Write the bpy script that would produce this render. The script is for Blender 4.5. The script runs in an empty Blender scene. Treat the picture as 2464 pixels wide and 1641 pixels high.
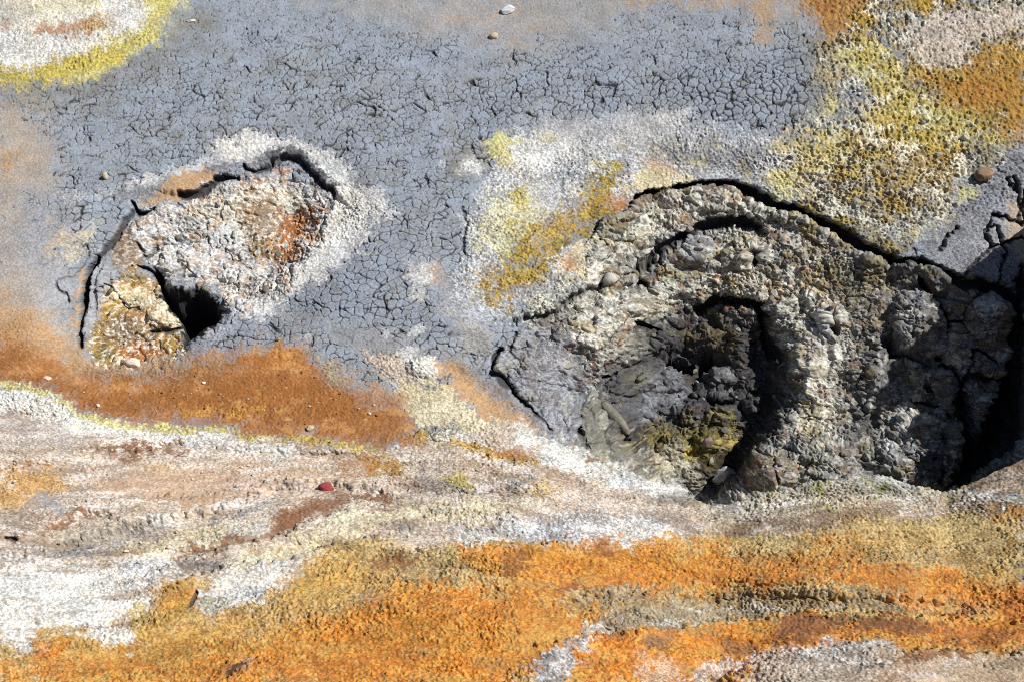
import bpy, bmesh, math, numpy as np
from mathutils import Vector
rng = np.random.RandomState(7)

# ------------------------------------------------------------------ camera, world, sun
scene = bpy.context.scene
C = scene.collection
W, H = 2464.0, 1641.0
PITCH = math.radians(50); DIST = 6.0; HFOV = math.radians(35)
F = (W/2)/math.tan(HFOV/2)
cam_d = bpy.data.cameras.new('camera'); cam = bpy.data.objects.new('camera', cam_d); C.objects.link(cam)
cam_d.sensor_width = 36; cam_d.lens = 18/math.tan(HFOV/2); cam_d.clip_start = 0.05; cam_d.clip_end = 300
CP = np.array([0.0, -DIST*math.cos(PITCH), DIST*math.sin(PITCH)])
cam.location = CP; cam.rotation_euler = (math.pi/2-PITCH, 0, 0)
scene.camera = cam

SUN_EL = 50; SUN_AZ = 13          # azimuth measured from +x towards +y
world = bpy.data.worlds.new("World"); scene.world = world; world.use_nodes = True
wn = world.node_tree.nodes; wl = world.node_tree.links
sky = wn.new('ShaderNodeTexSky'); sky.sky_type = 'NISHITA'; sky.sun_disc = False
sky.sun_elevation = math.radians(SUN_EL); sky.sun_rotation = math.radians(90-SUN_AZ)
wl.new(sky.outputs[0], wn['Background'].inputs[0]); wn['Background'].inputs[1].default_value = 0.05
sd_ = bpy.data.lights.new('sun', 'SUN'); sd_.energy = 4.9; sd_.angle = math.radians(0.5); sd_.color = (1, .965, .91)
sun = bpy.data.objects.new('sun', sd_); C.objects.link(sun)
ce, se = math.cos(math.radians(SUN_EL)), math.sin(math.radians(SUN_EL))
sdir = Vector((ce*math.cos(math.radians(SUN_AZ)), ce*math.sin(math.radians(SUN_AZ)), se))
sun.rotation_euler = sdir.to_track_quat('Z', 'Y').to_euler()
scene.view_settings.view_transform = 'Standard'; scene.view_settings.look = 'None'
scene.view_settings.gamma = 1; scene.view_settings.exposure = 0.36
scene.cycles.max_bounces = 4; scene.cycles.use_denoising = False; scene.cycles.filter_width = 1.0

# ------------------------------------------------------------------ maths helpers
f32 = np.float32
def plane(s, t):                       # photograph pixel -> point of the level z = 0
    a = (s-W/2)/F; b = -(t-H/2)/F
    cs, sn = math.cos(PITCH), math.sin(PITCH)
    dy = cs + b*sn; dz = -sn + b*cs
    k = -CP[2]/dz
    return CP[0]+a*k, CP[1]+dy*k
def project(x, y, z):
    cs, sn = math.cos(PITCH), math.sin(PITCH)
    ry = y-CP[1]; rz = z-CP[2]
    fw = ry*cs - rz*sn; up = ry*sn + rz*cs
    return W/2 + F*x/fw, H/2 - F*up/fw
def ss(x, a, b):
    k = np.clip((x-a)/(b-a), 0, 1); return k*k*(3-2*k)
def hsh(ix, iy, seed):
    h = (ix.astype(np.int64)*374761393 + iy.astype(np.int64)*668265263 + seed*2246822519) & 0xffffffff
    h = ((h ^ (h >> 13))*1274126177) & 0xffffffff
    h = h ^ (h >> 16)
    return h
def noise(x, y, seed=0):               # gradient noise, about -1..1
    x0 = np.floor(x); y0 = np.floor(y)
    fx = (x-x0).astype(f32); fy = (y-y0).astype(f32)
    ix = x0.astype(np.int64); iy = y0.astype(np.int64)
    u = fx*fx*fx*(fx*(fx*6-15)+10); v = fy*fy*fy*(fy*(fy*6-15)+10)
    def g(dx, dy):
        a = (hsh(ix+dx, iy+dy, seed) & 4095).astype(f32)*f32(2*math.pi/4096)
        return np.cos(a)*(fx-dx) + np.sin(a)*(fy-dy)
    return ((g(0,0)*(1-u)+g(1,0)*u)*(1-v) + (g(0,1)*(1-u)+g(1,1)*u)*v)*f32(1.5)
def fbm(x, y, oct=4, seed=0, gain=.5):
    r = 0; a = 1.0; tot = 0
    for i in range(oct):
        r = r + a*noise(x*2**i + 17.3*i, y*2**i - 9.1*i, seed+i); tot += a; a *= gain
    return r/tot
def voronoi(x, y, seed, jit=.9):       # F1, F2-F1, cell hash 0..1
    ix = np.floor(x).astype(np.int64); iy = np.floor(y).astype(np.int64)
    f1 = np.full(x.shape, 9., f32); f2 = np.full(x.shape, 9., f32); ci = np.zeros(x.shape, f32)
    for dx in (-1, 0, 1):
        for dy in (-1, 0, 1):
            h = hsh(ix+dx, iy+dy, seed)
            px = ix+dx+.5+jit*((h & 1023)/1023.-.5); py = iy+dy+.5+jit*(((h >> 10) & 1023)/1023.-.5)
            d = np.sqrt((x-px)**2+(y-py)**2).astype(f32)
            c = ((h >> 20) & 1023).astype(f32)/1023
            n = d < f1
            f2 = np.where(n, f1, np.minimum(f2, d)); ci = np.where(n, c, ci); f1 = np.where(n, d, f1)
    return f1, f2-f1, ci
def pdist(x, y, pts, closed):
    d = np.full(x.shape, 1e9, f32); n = len(pts)
    for i in range(n if closed else n-1):
        ax, ay = pts[i]; bx, by = pts[(i+1) % n]
        ex, ey = bx-ax, by-ay
        k = np.clip(((x-ax)*ex+(y-ay)*ey)/(ex*ex+ey*ey+1e-9), 0, 1)
        d = np.minimum(d, (x-ax-k*ex)**2+(y-ay-k*ey)**2)
    return np.sqrt(d)
def sdf(x, y, pts):                    # positive inside
    d = pdist(x, y, pts, True); ins = np.zeros(x.shape, bool); n = len(pts)
    for i in range(n):
        ax, ay = pts[i]; bx, by = pts[(i+1) % n]
        if ay == by: continue
        c = ((ay > y) != (by > y)) & (x < (bx-ax)*(y-ay)/(by-ay)+ax)
        ins ^= c
    return np.where(ins, d, -d)
def P(s):
    v = [float(q) for q in s.replace(',', ' ').split()]
    return list(zip(v[0::2], v[1::2]))

# ------------------------------------------------------------------ large relief
def stretch(a, b, step, far_lo, far_hi, n=80):
    core = np.arange(a, b+step, step)
    g = (np.linspace(0, 1, n+1)[1:])**2.3
    return np.concatenate([(a-(a-far_lo)*g)[::-1], core, core[-1]+(far_hi-core[-1])*g])
DS = 1.75
sx = stretch(-120, 2600, DS, -4200, 6700)
ta = np.concatenate([np.arange(-120, 380, DS), np.arange(380, 1290, 1.15)]); tb = np.arange(1290, 2080, 1.9)
g = (np.linspace(0, 1, 51)[1:])**2.3
tt = np.concatenate([(-120-1900*g)[::-1], ta, tb, tb[-1]+(3500-tb[-1])*g])
S, T = np.meshgrid(sx, tt)
NX, NY = len(sx), len(tt)
X0, Y0 = plane(S, T)
X0 = X0.astype(f32); Y0 = Y0.astype(f32); S = S.astype(f32); T = T.astype(f32)

vc = P('-4000 800 0 930 200 985 400 1020 800 1045 1100 1020 1250 1030 1400 1085 1550 1150 1700 1208 1760 1208 1850 1180 1960 1158 2050 1143 2130 1143 2200 1170 2270 1185 2340 1150 2464 1085 2700 960 6700 600')
hc = P('-4000 0 1250 0 1400 .0 1700 .03 1850 .06 2050 .09 2130 .09 2270 .07 2464 .17 2700 .3 6700 .5')
vcs = np.interp(sx, *zip(*vc)); hcs = np.interp(sx, *zip(*hc))
tcs = vcs + 430*hcs
# jagged crest
tj = 5*noise(sx/37., sx*0+.5, 3) + 3*noise(sx/13., sx*0+.5, 4)
TC = (tcs[None, :] + tj[None, :]*np.exp(-((T-tcs[None, :])/45)**2)).astype(f32); HC = hcs[None, :].astype(f32)

P1 = P('183 850 183 700 205 640 268 565 320 500 400 470 470 445 530 425 620 385 690 372 740 395 800 455 815 500 790 560 745 630 700 690 640 735 560 765 500 800 440 845 380 872 300 880 230 872')
P2 = P('1192 880 1200 845 1250 790 1265 765 1400 690 1430 600 1440 555 1530 472 1640 442 1770 437 1870 485 2010 542 2110 605 2240 640 2420 690 2900 720 2900 1500 1330 1500 1330 1010 1240 950')
SD1 = sdf(S, T, P1); SD2 = sdf(S, T, P2)
m2 = ss(TC-T, -2, 32)
pit = ss(1-np.sqrt(((S-1690)/225)**2+((T-810)/np.where(T < 810, 245, 460))**2), 0, .6)
gut = np.exp(-(pdist(S, T, P('1845 690 1880 760 1875 820 1830 880 1770 960 1700 1010'), False)/40)**2)
h0 = np.zeros_like(S)
u_ = np.maximum(T-TC, -400)
hb = (np.minimum(HC, .07)+np.maximum(HC-.07, 0)*np.exp(-np.maximum(T-TC, 0)/160))*ss(T-TC, -30, 0) + .92e-3*np.where(u_ > 0, np.sqrt(u_*u_+50**2)-50, 0)
hb = np.where(hb > .85, .85+.35*np.tanh((hb-.85)/.35), hb); h0 += hb
h0 -= m2*(.05*ss(SD2, 0, 26) + .17*ss(SD2, 0, 300))
h0 -= m2*.10*np.exp(-(np.maximum(TC-T-40, 0)/90)**2)*ss(S, 1980, 2150)*(1-ss(S, 2380, 2480))
h0 -= m2*(.15*pit + .11*gut)
h0 -= .085*ss(SD1, 0, 110) + .035*ss(SD1, -110, 0)
h0 -= .03*np.exp(-((S-600)/900)**2-((T-930)/110)**2)         # trough of the brown band
h0 -= .04*ss(SD2, -160, 0)*m2
h0 += .00035*np.maximum(500-T, 0)*ss(S, 900, 2400)           # the far flat climbs to the right
hill = ss(S, 2462, 2640)*(.35*ss(T, 180, 330)+.65*ss(T, 470, 640))*(1-ss(T, 1020, 1200))*(1-.6*ss(S, 3000, 3800))
h0 += hill*(.70+.34*fbm(S/150, T/120, 4, 91))
h0 += .03*fbm(X0/.9, Y0/.9, 3, 11)*(1-ss(SD2, -50, 20)) 
bankm = ss(T-TC, 0, 60)
# streaming ribs along the bank
YF = Y0-.20*np.exp(-((X0+.55)/.75)**2)+.10*np.exp(-((X0-1.1)/.5)**2)
h0 += bankm*(.058*fbm((X0)/.9+3, YF/.20, 3, 21)+.012*fbm(X0/.5, YF/.07, 3, 25))
U, V = project(X0, Y0, h0)
U = U.astype(f32); V = V.astype(f32)

# ------------------------------------------------------------------ surface map, drawn on the relief
MS = 2.0
mw, mh = int(W/MS)+1, int(H/MS)+1
MX, MY = np.meshgrid(np.arange(mw, dtype=f32)*f32(MS), np.arange(mh, dtype=f32)*f32(MS))
wx = [fbm(MX/s, MY/(s*.75), 3, 31+i, .6) for i, s in enumerate((70., 20.))]
wy = [fbm(MX/s+50, MY/(s*.75)+9, 3, 41+i, .6) for i, s in enumerate((70., 20.))]
pn = fbm(MX/46, MY/30, 5, 51, .68); pn2 = fbm(MX/17, MY/12, 4, 61, .7)
_mf = MY+75*np.exp(-((MX-870)/480)**2)-40*np.exp(-((MX-1950)/330)**2)+.03*MX
streak = .8*fbm(MX/130, _mf/15, 4, 71, .7)+.45*fbm(MX/16, MY/11, 3, 73, .7)
def lin(c):
    c = np.array(c, float)/255; return np.where(c < .04045, c/12.92, ((c+.055)/1.055)**2.4)
K = .80                                  # display -> albedo
# c1, c2 (sRGB as it shows), crust bump 0..1, mud cracks 0..1
MAT = dict(
 mud=((152,160,171),(126,132,140),.10,1.), mudtan=((166,160,153),(138,136,134),.10,.15), mudbrown=((132,128,116),(110,106,96),.15,.7),
 tan=((184,168,148),(154,142,128),.10,.12), tanor=((196,158,114),(160,132,100),.2,.1), greyp=((172,174,178),(136,138,142),.15,.35),
 white=((240,240,234),(150,148,142),.6,0), whiteg=((218,219,220),(92,93,94),.7,.0), wsoft=((226,226,224),(150,150,148),.4,.1),
 oliv=((178,132,58),(128,92,40),.45,0), cream=((232,224,192),(164,148,110),.55,0), yel=((208,190,96),(130,118,60),.8,0), yelp=((222,216,142),(150,142,84),.5,0),
 ochre=((188,152,62),(96,76,34),.85,0), rust=((178,122,66),(144,96,50),.3,0), rustd=((158,103,52),(128,82,40),.28,0), redor=((192,122,62),(112,70,40),.6,0),
 orange=((224,138,42),(146,88,34),.85,0), ortan=((212,162,80),(136,96,44),.8,0), sand=((210,184,128),(124,104,66),.75,0),
 greytan=((178,166,138),(100,90,76),.8,0), pinkw=((214,201,186),(136,120,104),.48,0), pink=((204,180,156),(164,136,114),.3,0), brown=((142,100,68),(112,76,52),.35,0),
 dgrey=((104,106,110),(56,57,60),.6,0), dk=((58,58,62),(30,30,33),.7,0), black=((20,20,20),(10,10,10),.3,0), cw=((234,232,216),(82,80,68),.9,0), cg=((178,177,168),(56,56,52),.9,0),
 col=((138,126,72),(62,56,36),.9,0), clod=((168,171,180),(92,93,97),.4,0), rockg=((150,152,158),(70,71,76),.5,.0), ashy=((134,134,124),(92,92,84),.35,0),
 browng=((146,122,96),(90,74,58),.45,0), stripe=((196,176,152),(76,62,50),.5,0), greenc=((150,152,76),(80,82,48),.8,0))
cm = {k: np.concatenate([lin(v[0])*K, lin(v[1])*K, [v[2], v[3]]]).astype(f32) for k, v in MAT.items()}
M = np.tile(cm['mud'], (mh, mw, 1)).astype(f32)
def lay(mat, pts, soft=8, warp=10, op=1., patch=None, st=None):
    """one colour layer (deposits, some painted shade): colour pair, outline, softness of its edge, raggedness, cover, patchiness (0 solid .. 1 sparse)"""
    global M
    if isinstance(pts, str): pts = P(pts)
    if soft >= 8: soft *= 1.6
    if mat in ('orange', 'ortan', 'sand', 'redor') and sum(p[1] for p in pts)/len(pts) > 1290: soft *= 1.45
    xs = [p[0] for p in pts]; ys = [p[1] for p in pts]; m = soft*1.6+warp*2.2+14
    x0 = max(int((min(xs)-m)/MS), 0); x1 = min(int((max(xs)+m)/MS)+2, mw); y0 = max(int((min(ys)-m)/MS), 0); y1 = min(int((max(ys)+m)/MS)+2, mh)
    if x1 <= x0 or y1 <= y0: return
    sl = (slice(y0, y1), slice(x0, x1))
    x = MX[sl]+warp*(2.*wx[0][sl]+1.7*wx[1][sl]); y = MY[sl]+warp*(2.*wy[0][sl]+1.7*wy[1][sl])
    d = sdf(x, y, pts)
    if patch is not None:
        n = pn[sl]*.6+pn2[sl]*.6 if st is None else streak[sl]*1.1
        k = ss(np.minimum(d/soft, 1)*.8 + n*1.3 - patch*1.0, -.25, .45)*ss(d, -soft, soft*.3)
    else:
        k = ss(d + (soft+7)*(.7*pn2[sl]+.9*pn[sl]), -soft, soft)
    k = (k*op)[..., None]
    M[sl] = M[sl]*(1-k)+cm[mat]*k
def spot(mat, x, y, rx, ry=None, soft=8, warp=8, op=1., patch=None, rot=0):
    ry = ry or rx; a = np.linspace(0, 2*math.pi, 11)[:-1]; c, s = math.cos(rot), math.sin(rot)
    lay(mat, [(x+rx*math.cos(q)*c-ry*math.sin(q)*s, y+rx*math.cos(q)*s+ry*math.sin(q)*c) for q in a], soft, warp, op, patch)
def band(mat, pts, w, soft=8, warp=8, op=1., patch=None, st=None):
    if isinstance(pts, str): pts = P(pts)
    a = np.array(pts, float); ws = np.ones(len(a))*w if np.isscalar(w) else np.array(w, float)
    d = np.gradient(a, axis=0); n = np.stack([-d[:, 1], d[:, 0]], 1); n /= np.linalg.norm(n, axis=1)[:, None]+1e-9
    q = np.concatenate([a+n*ws[:, None], (a-n*ws[:, None])[::-1]])
    lay(mat, [tuple(p) for p in q], soft, warp, op, patch, st)
# -- grey flat and its margins
lay('mudtan', '700 -30 1990 -30 1990 40 1900 55 1800 25 1620 25 1500 45 1400 95 1280 125 1150 110 1000 60 850 30', 40, 25, .85)
lay('tanor', '1480 -20 1920 -20 1900 20 1700 14 1500 18', 18, 14, .5, .1)
band('tanor', '1020 60 1100 48 1180 50 1260 20', 9, 12, 10, .6, .2)
band('tanor', '1215 110 1245 90 1300 65', 6, 8, 8, .6, .3)
spot('tanor', 1836, 22, 24, 38, 16, 10, .85); spot('tanor', 1832, 92, 26, 14, 10, 10, .7)
lay('mudbrown', '-20 215 180 205 300 160 380 110 430 40 500 30 520 70 440 120 380 170 260 240 120 265 -20 262', 30, 14, .8)
lay('tan', '-20 250 60 262 130 330 120 420 60 480 80 600 150 700 190 820 250 880 -20 860', 45, 22, .9)
lay('greyp', '70 480 160 470 190 560 150 640 190 700 150 800 90 760 40 660 30 560', 40, 22, .75)
lay('tanor', '-10 360 40 365 45 410 10 430', 12, 12, .8, .1); lay('tanor', '110 540 200 530 200 590 120 640 90 600', 30, 18, .5, .2)
lay('cream', '120 560 190 540 260 520 250 580 190 640 150 660', 24, 20, .45, .2)
lay('rust', '-20 745 60 775 120 830 190 890 330 905 430 880 470 850 560 850 690 830 760 870 830 930 960 960 1020 1040 1060 1075 940 1080 700 1060 560 1045 460 1020 300 1025 200 990 130 940 60 935 -20 920', 26, 14, .92)
band('tanor', '0 760 120 850 250 900 430 885 560 850 690 830 800 880 920 950 1040 1050', 20, 26, 18, .55, .15)
lay('tanor', '-20 700 60 740 150 800 220 860 420 870 420 885 300 905 200 900 100 850 -20 790', 26, 10, .8)
lay('rustd', '-20 840 90 880 200 925 330 930 450 905 600 890 760 900 840 950 950 980 980 1040 900 1060 700 1040 560 1010 420 990 300 1005 190 970 100 935 -20 915', 26, 14, .85)
lay('rust', '560 860 640 850 680 825 740 860 740 890 640 890 560 880', 8, 12)
lay('greytan', '770 870 820 880 830 920 800 930 770 905', 12, 10, .8)
lay('browng', '180 885 330 895 400 880 440 888 330 912 200 905', 10, 6, .7)
lay('mudtan', '400 850 470 820 600 770 760 790 850 850 1000 850 1080 870 1100 860 900 790 700 740 560 765', 20, 14, .55)
spot('rustd', 620, 960, 160, 26, 20, 16, .6); band('ortan', '430 985 560 990 640 985', 14, 14, 14, .7, .1)
# fields of brown blisters on the flat
for q in range(46):
    x = 200+rng.rand()*1100; y = 190+rng.rand()*330 - .04*x
    if not (330 < x < 840 and y > 350): spot('mudbrown', x, y, 13, 8, 9, 4, .55)
lay('mudbrown', '1870 60 1990 90 2030 250 1970 340 1870 330 1940 210', 26, 26, .65, .05)
# white halo of small crater
lay('wsoft', '500 370 560 330 600 315 700 330 790 370 850 430 900 470 960 500 900 540 880 590 820 640 740 690 660 750 580 775 560 740 640 650 740 560 790 480 730 390 620 370 540 400', 16, 20, .95, -.1)
lay('white', '760 430 860 450 880 500 850 560 790 620 700 670 640 700 700 610 780 530', 16, 16, .9)
band('wsoft', '300 450 400 425 480 405 530 385', 14, 14, 14, .7, .05); spot('wsoft', 440, 405, 36, 12, 10, 10, .7, 0); spot('wsoft', 590, 320, 20, 14, 10, 10, .6, .1)
band('wsoft', '150 480 250 470 320 480', 16, 14, 12, .4, .1)
lay('tanor', '390 440 450 415 520 410 520 440 460 470 400 480 330 500', 6, 6, .9); band('rockg', '280 480 340 465 390 455', 11, 8, 6, .8)
band('rockg', '500 418 560 400 610 395 640 380', 9, 5, 5, .9); band('dgrey', '640 385 690 368 725 378 750 410 790 450 808 468', 13, 5, 5, 1)
spot('redor', 680, 408, 24, 10, 6, 6, .8)
# small crater floor
lay('whiteg', '310 530 360 490 460 480 510 440 600 430 700 420 760 450 790 480 775 550 730 640 690 700 620 745 560 760 545 720 480 690 390 650 330 600', 8, 10)
lay('cream', '420 500 520 470 620 440 700 440 760 480 740 560 620 600 500 560', 20, 16, .55, .1)
lay('browng', '560 480 640 470 700 520 690 600 640 640 600 600 570 540', 16, 18, .8, .25)
lay('redor', '690 520 740 490 770 480 765 540 730 590 690 640 660 670 660 610 680 570', 8, 12, .95, .05); spot('redor', 700, 545, 24, 24, 8, 10, .9)
lay('redor', '590 420 690 430 640 450 570 455', 8, 12, .6, .2); spot('ochre', 640, 600, 40, 36, 10, 16, .6, .35)
spot('wsoft', 420, 635, 34, 28, 10, 6); spot('wsoft', 480, 625, 34, 26, 10, 6); spot('wsoft', 540, 575, 30, 26, 10, 8); spot('clod', 430, 690, 44, 26, 10, 6, .9); spot('clod', 505, 700, 30, 20, 8, 6, .9)
lay('browng', '285 555 320 540 335 600 350 640 320 660 270 650 265 600', 8, 8, .9)
lay('ochre', '245 700 330 650 380 690 430 770 440 850 380 870 240 870 210 830 230 760', 10, 10); lay('browng', '250 770 330 740 400 760 400 820 330 840 250 830', 14, 12, .9)
lay('cream', '260 700 330 680 380 700 440 790 400 810 350 750 280 740', 8, 14, .95, .1); lay('redor', '270 830 340 815 420 855 380 878 300 870', 8, 10, .9, .05); spot('col', 250, 850, 40, 16, 6, 8, .8, .3)
lay('greyp', '235 620 262 615 278 640 262 700 240 770 222 812 205 812 212 740 215 680', 4, 3, .9); band('tanor', '200 650 180 720 178 790', 8, 5, 4, .7)
lay('clod', '470 800 530 770 560 740 580 760 540 800 470 840 440 850', 8, 8, .8); lay('greyp', '135 675 195 645 182 690 175 720 160 700 142 690', 4, 3, .8)
lay('black', '475 698 512 716 536 746 518 780 480 808 452 826 436 842 440 800 430 765 392 724 374 680 366 640 380 650 392 690 430 716', 3, 4)  # darkness of the vent under its overhang, painted black
# -- top-left deposit
lay('yel', '-20 205 80 208 190 190 290 158 350 112 385 60 440 -20 -20 -20', 12, 12)
lay('yelp', '300 120 345 105 395 60 450 -20 330 -20 330 60', 20, 14, .75); lay('yelp', '170 175 290 150 340 110 330 130 270 170 180 195', 8, 8, .7)
lay('white', '-20 158 70 168 150 140 240 112 330 75 350 30 320 -20 -20 -20', 10, 10)
lay('cream', '-20 -20 230 -20 220 20 120 50 30 50 -20 60', 18, 18, .7); lay('greyp', '-20 80 100 90 240 95 180 130 60 140 -20 120', 22, 20, .5, .1)
lay('rust', '60 60 200 40 260 50 270 75 200 85 90 90', 12, 18, .75, .1); spot('ochre', 240, 62, 34, 20, 12, 14, .8); spot('yel', 225, 12, 26, 10, 8, 8, .6); spot('rust', 0, 60, 40, 14, 10, 8, .5); spot('greyp', 20, 30, 50, 24, 14, 12, .6); spot('wsoft', 310, 40, 44, 26, 14, 10, .8)
# -- top right
lay('oliv', '1900 -20 2120 -20 2105 60 2060 100 1990 95 1955 50', 18, 14, .9); lay('ochre', '2060 30 2110 0 2100 100 2060 110 2010 100', 12, 12, .8)
lay('ochre', '2030 90 2120 85 2170 130 2190 200 2260 250 2440 345 2470 300 2470 90 2360 110 2330 60 2160 -20 2110 -20', 12, 12, .9)
lay('yel', '2035 100 2110 95 2170 150 2190 205 2260 240 2440 345 2390 375 2300 330 2200 330 2100 290 2080 200', 12, 14, .85, -.1)
lay('oliv', '2230 190 2300 180 2370 120 2480 100 2480 345 2380 290 2290 250 2240 225', 22, 14, .8); lay('rust', '2300 200 2400 190 2440 260 2350 250', 20, 18, .5, .1); lay('rust', '1920 -20 2060 -20 2040 40 1960 60', 20, 18, .5, .1); lay('ochre', '2400 110 2480 80 2480 160 2380 160', 18, 14, .6)
lay('cg', '2112 -20 2180 0 2210 30 2290 35 2330 0 2480 -20 2480 80 2370 105 2320 160 2260 172 2200 160 2165 115 2105 82', 8, 10); lay('pinkw', '2180 60 2300 40 2480 20 2480 60 2340 100 2310 155 2240 165 2190 140', 14, 16, .85, -.1)
lay('ochre', '2185 -20 2330 -20 2290 32 2215 30', 8, 10); spot('greenc', 2300, 190, 30, 8, 5, 8, .9); spot('cg', 2240, 222, 34, 10, 8, 8, .7); spot('greenc', 2370, 280, 44, 10, 14, 8, .5)
lay('greytan', '1960 110 2040 90 2070 150 2090 230 2110 270 2060 300 2000 250 1960 190', 14, 14, .9, -.1); lay('yelp', '1990 120 2050 110 2080 160 2090 220 2060 220 2040 150', 10, 12, .7, .05)
lay('whiteg', '2000 190 2060 190 2110 250 2110 290 2060 290 2010 250', 12, 12, .7); spot('yelp', 2005, 262, 26, 22, 10, 8, .9); spot('rockg', 2050, 230, 40, 16, 6, 6, .9); spot('rockg', 2035, 270, 30, 14, 6, 6, .8)
lay('cw', '1870 330 1960 300 2090 270 2160 310 2330 330 2350 400 2320 470 2280 540 2200 580 2110 570 2000 520 1920 480 1850 470 1830 400', 12, 14)
lay('cream', '1850 340 1960 340 2000 400 1940 470 1850 460 1820 410', 12, 12, .8); lay('yelp', '1840 400 1920 400 1920 480 1860 480', 10, 12, .7, .1)
lay('ochre', '1880 320 2100 280 2330 330 2350 420 2290 520 2150 560 2000 500 1900 440', 20, 22, .75, .45); lay('yelp', '1880 330 2000 300 2120 330 2140 420 2000 440 1900 420', 18, 22, .6, .4); lay('dgrey', '2000 480 2150 440 2280 480 2260 580 2120 560', 16, 22, .5, .4)
for a in ('1870 318 1915 308 1935 345 1890 350', '1930 318 1965 325 1950 350', '1985 395 2030 400 2040 440 1990 420', '2020 330 2110 340 2100 390 2040 400', '2210 330 2330 350 2330 410 2260 400', '2070 400 2150 380 2180 450 2100 470', '2130 300 2240 300 2240 330 2150 340', '2290 460 2350 450 2360 480 2310 495', '2120 480 2200 470 2190 520 2130 520'):
    lay('ochre', a, 10, 16, .85, .15)
lay('yel', '2060 260 2230 300 2330 330 2440 350 2340 380 2200 350 2080 320', 12, 16, .7, .1)
lay('col', '1920 480 2000 500 2110 560 2200 580 2160 630 2060 570 1950 510', 8, 10, .85)
lay('rockg', '2330 345 2390 345 2480 375 2480 760 2360 700 2250 650 2220 580 2290 520 2300 470 2340 430', 12, 10); lay('cg', '2310 340 2420 365 2400 400 2330 420', 12, 12, .8, 0); spot('yelp', 2330, 468, 28, 16, 8, 8, .8); lay('clod', '2350 440 2460 460 2470 620 2330 640 2290 580', 30, 10, .5)
lay('tan', '2425 490 2480 480 2480 620 2440 615 2425 560', 8, 6, .95); band('clod', '2302 425 2296 470 2285 505', 7, 4, 4, .9)
# -- pale collar above and left of the large crater
lay('whiteg', '1200 360 1190 330 1300 310 1500 280 1640 270 1760 320 1880 330 1880 400 1820 440 1740 430 1640 435 1560 440 1520 480 1450 540 1430 640 1340 690 1240 740 1180 790 1110 770 1080 700 1120 600 1120 520 1170 450', 16, 18)
lay('greyp', '1280 280 1500 275 1640 270 1700 300 1560 330 1300 330', 22, 20, .6); lay('dgrey', '1560 340 1800 340 1850 400 1780 420 1640 410 1520 400', 22, 18, .5, .05)
spot('white', 1290, 375, 90, 34, 22, 16, .9, -.2); spot('white', 1250, 480, 70, 60, 22, 20, .7, 0); lay('greyp', '1250 440 1350 430 1380 520 1300 560 1230 520', 22, 16, .45, .1)
spot('mudbrown', 1120, 390, 50, 40, 14, 12, .8); spot('wsoft', 1135, 400, 22, 22, 12, 8, .9); spot('yelp', 1205, 350, 34, 26, 10, 14, .85, -.1); spot('yel', 1215, 385, 18, 22, 8, 10, .8); spot('yelp', 1320, 335, 30, 12, 8, 10, .5, 0); spot('yel', 1245, 480, 16, 30, 8, 10, .85, -.1, .4); spot('yel', 1235, 540, 14, 10, 6, 8, .8)
lay('yel', '1490 385 1510 400 1470 470 1420 480 1390 500 1410 450 1460 420', 8, 12, .95, -.05)
lay('ochre', '1440 480 1470 470 1460 530 1420 570 1380 600 1330 640 1290 680 1240 720 1190 740 1150 720 1140 680 1180 690 1210 660 1230 620 1230 580 1270 560 1330 540 1390 500', 8, 18, .8, .35)
lay('greenc', '1200 560 1300 560 1290 700 1180 720', 20, 18, .4, .25)
lay('yel', '1150 700 1200 660 1240 600 1300 570 1310 620 1280 680 1230 720 1170 730', 14, 14, .6, .1); lay('greenc', '1220 610 1270 600 1280 640 1240 650', 12, 8, .6)
lay('ochre', '1500 380 1520 410 1470 500 1400 580 1330 650 1240 735 1140 740 1150 680 1220 600 1270 540 1340 500 1420 430', 22, 26, .8, .12); lay('col', '1440 450 1490 470 1440 560 1340 640 1270 700 1230 700 1300 600 1380 530', 18, 26, .6, .25); lay('ochre', '1400 500 1480 470 1470 530 1400 570 1360 560', 10, 16, .9, .05); lay('col', '1410 520 1460 500 1450 560 1400 600 1350 600', 10, 16, .7, .15); lay('rust', '1370 600 1420 590 1410 680 1360 700', 10, 18, .6, .2); lay('yelp', '1150 470 1300 440 1340 560 1180 640 1120 620', 26, 24, .5, .3); spot('rust', 1490, 490, 30, 16, 8, 8, .9); lay('cream', '1530 420 1560 400 1640 415 1680 430 1640 450 1540 470', 6, 8, .9); lay('tanor', '1540 390 1600 395 1620 415 1560 410', 8, 8, .7)
lay('greyp', '1000 560 1080 600 1100 680 1160 760 1200 800 1180 840 1080 800 1020 700 980 620', 20, 22, .55, 0); lay('wsoft', '970 640 1030 630 1050 690 1000 700', 16, 16, .8, 0); spot('tanor', 1048, 665, 16, 22, 10, 10, .6); lay('greytan', '1080 740 1180 790 1200 860 1160 880 1100 840', 20, 14, .5, .1)
lay('wsoft', '840 720 900 700 930 750 880 780', 14, 14, .0)
for (x, y, r) in ((1010, 715, 20), (1000, 800, 26), (925, 805, 18), (735, 808, 14), (990, 850, 30), (905, 460, 18), (1650, 265, 20), (1585, 285, 18), (1510, 300, 16), (1060, 395, 10)): spot('wsoft', x, y, r, r*.6, 10, 8, .7, 0)
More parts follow.
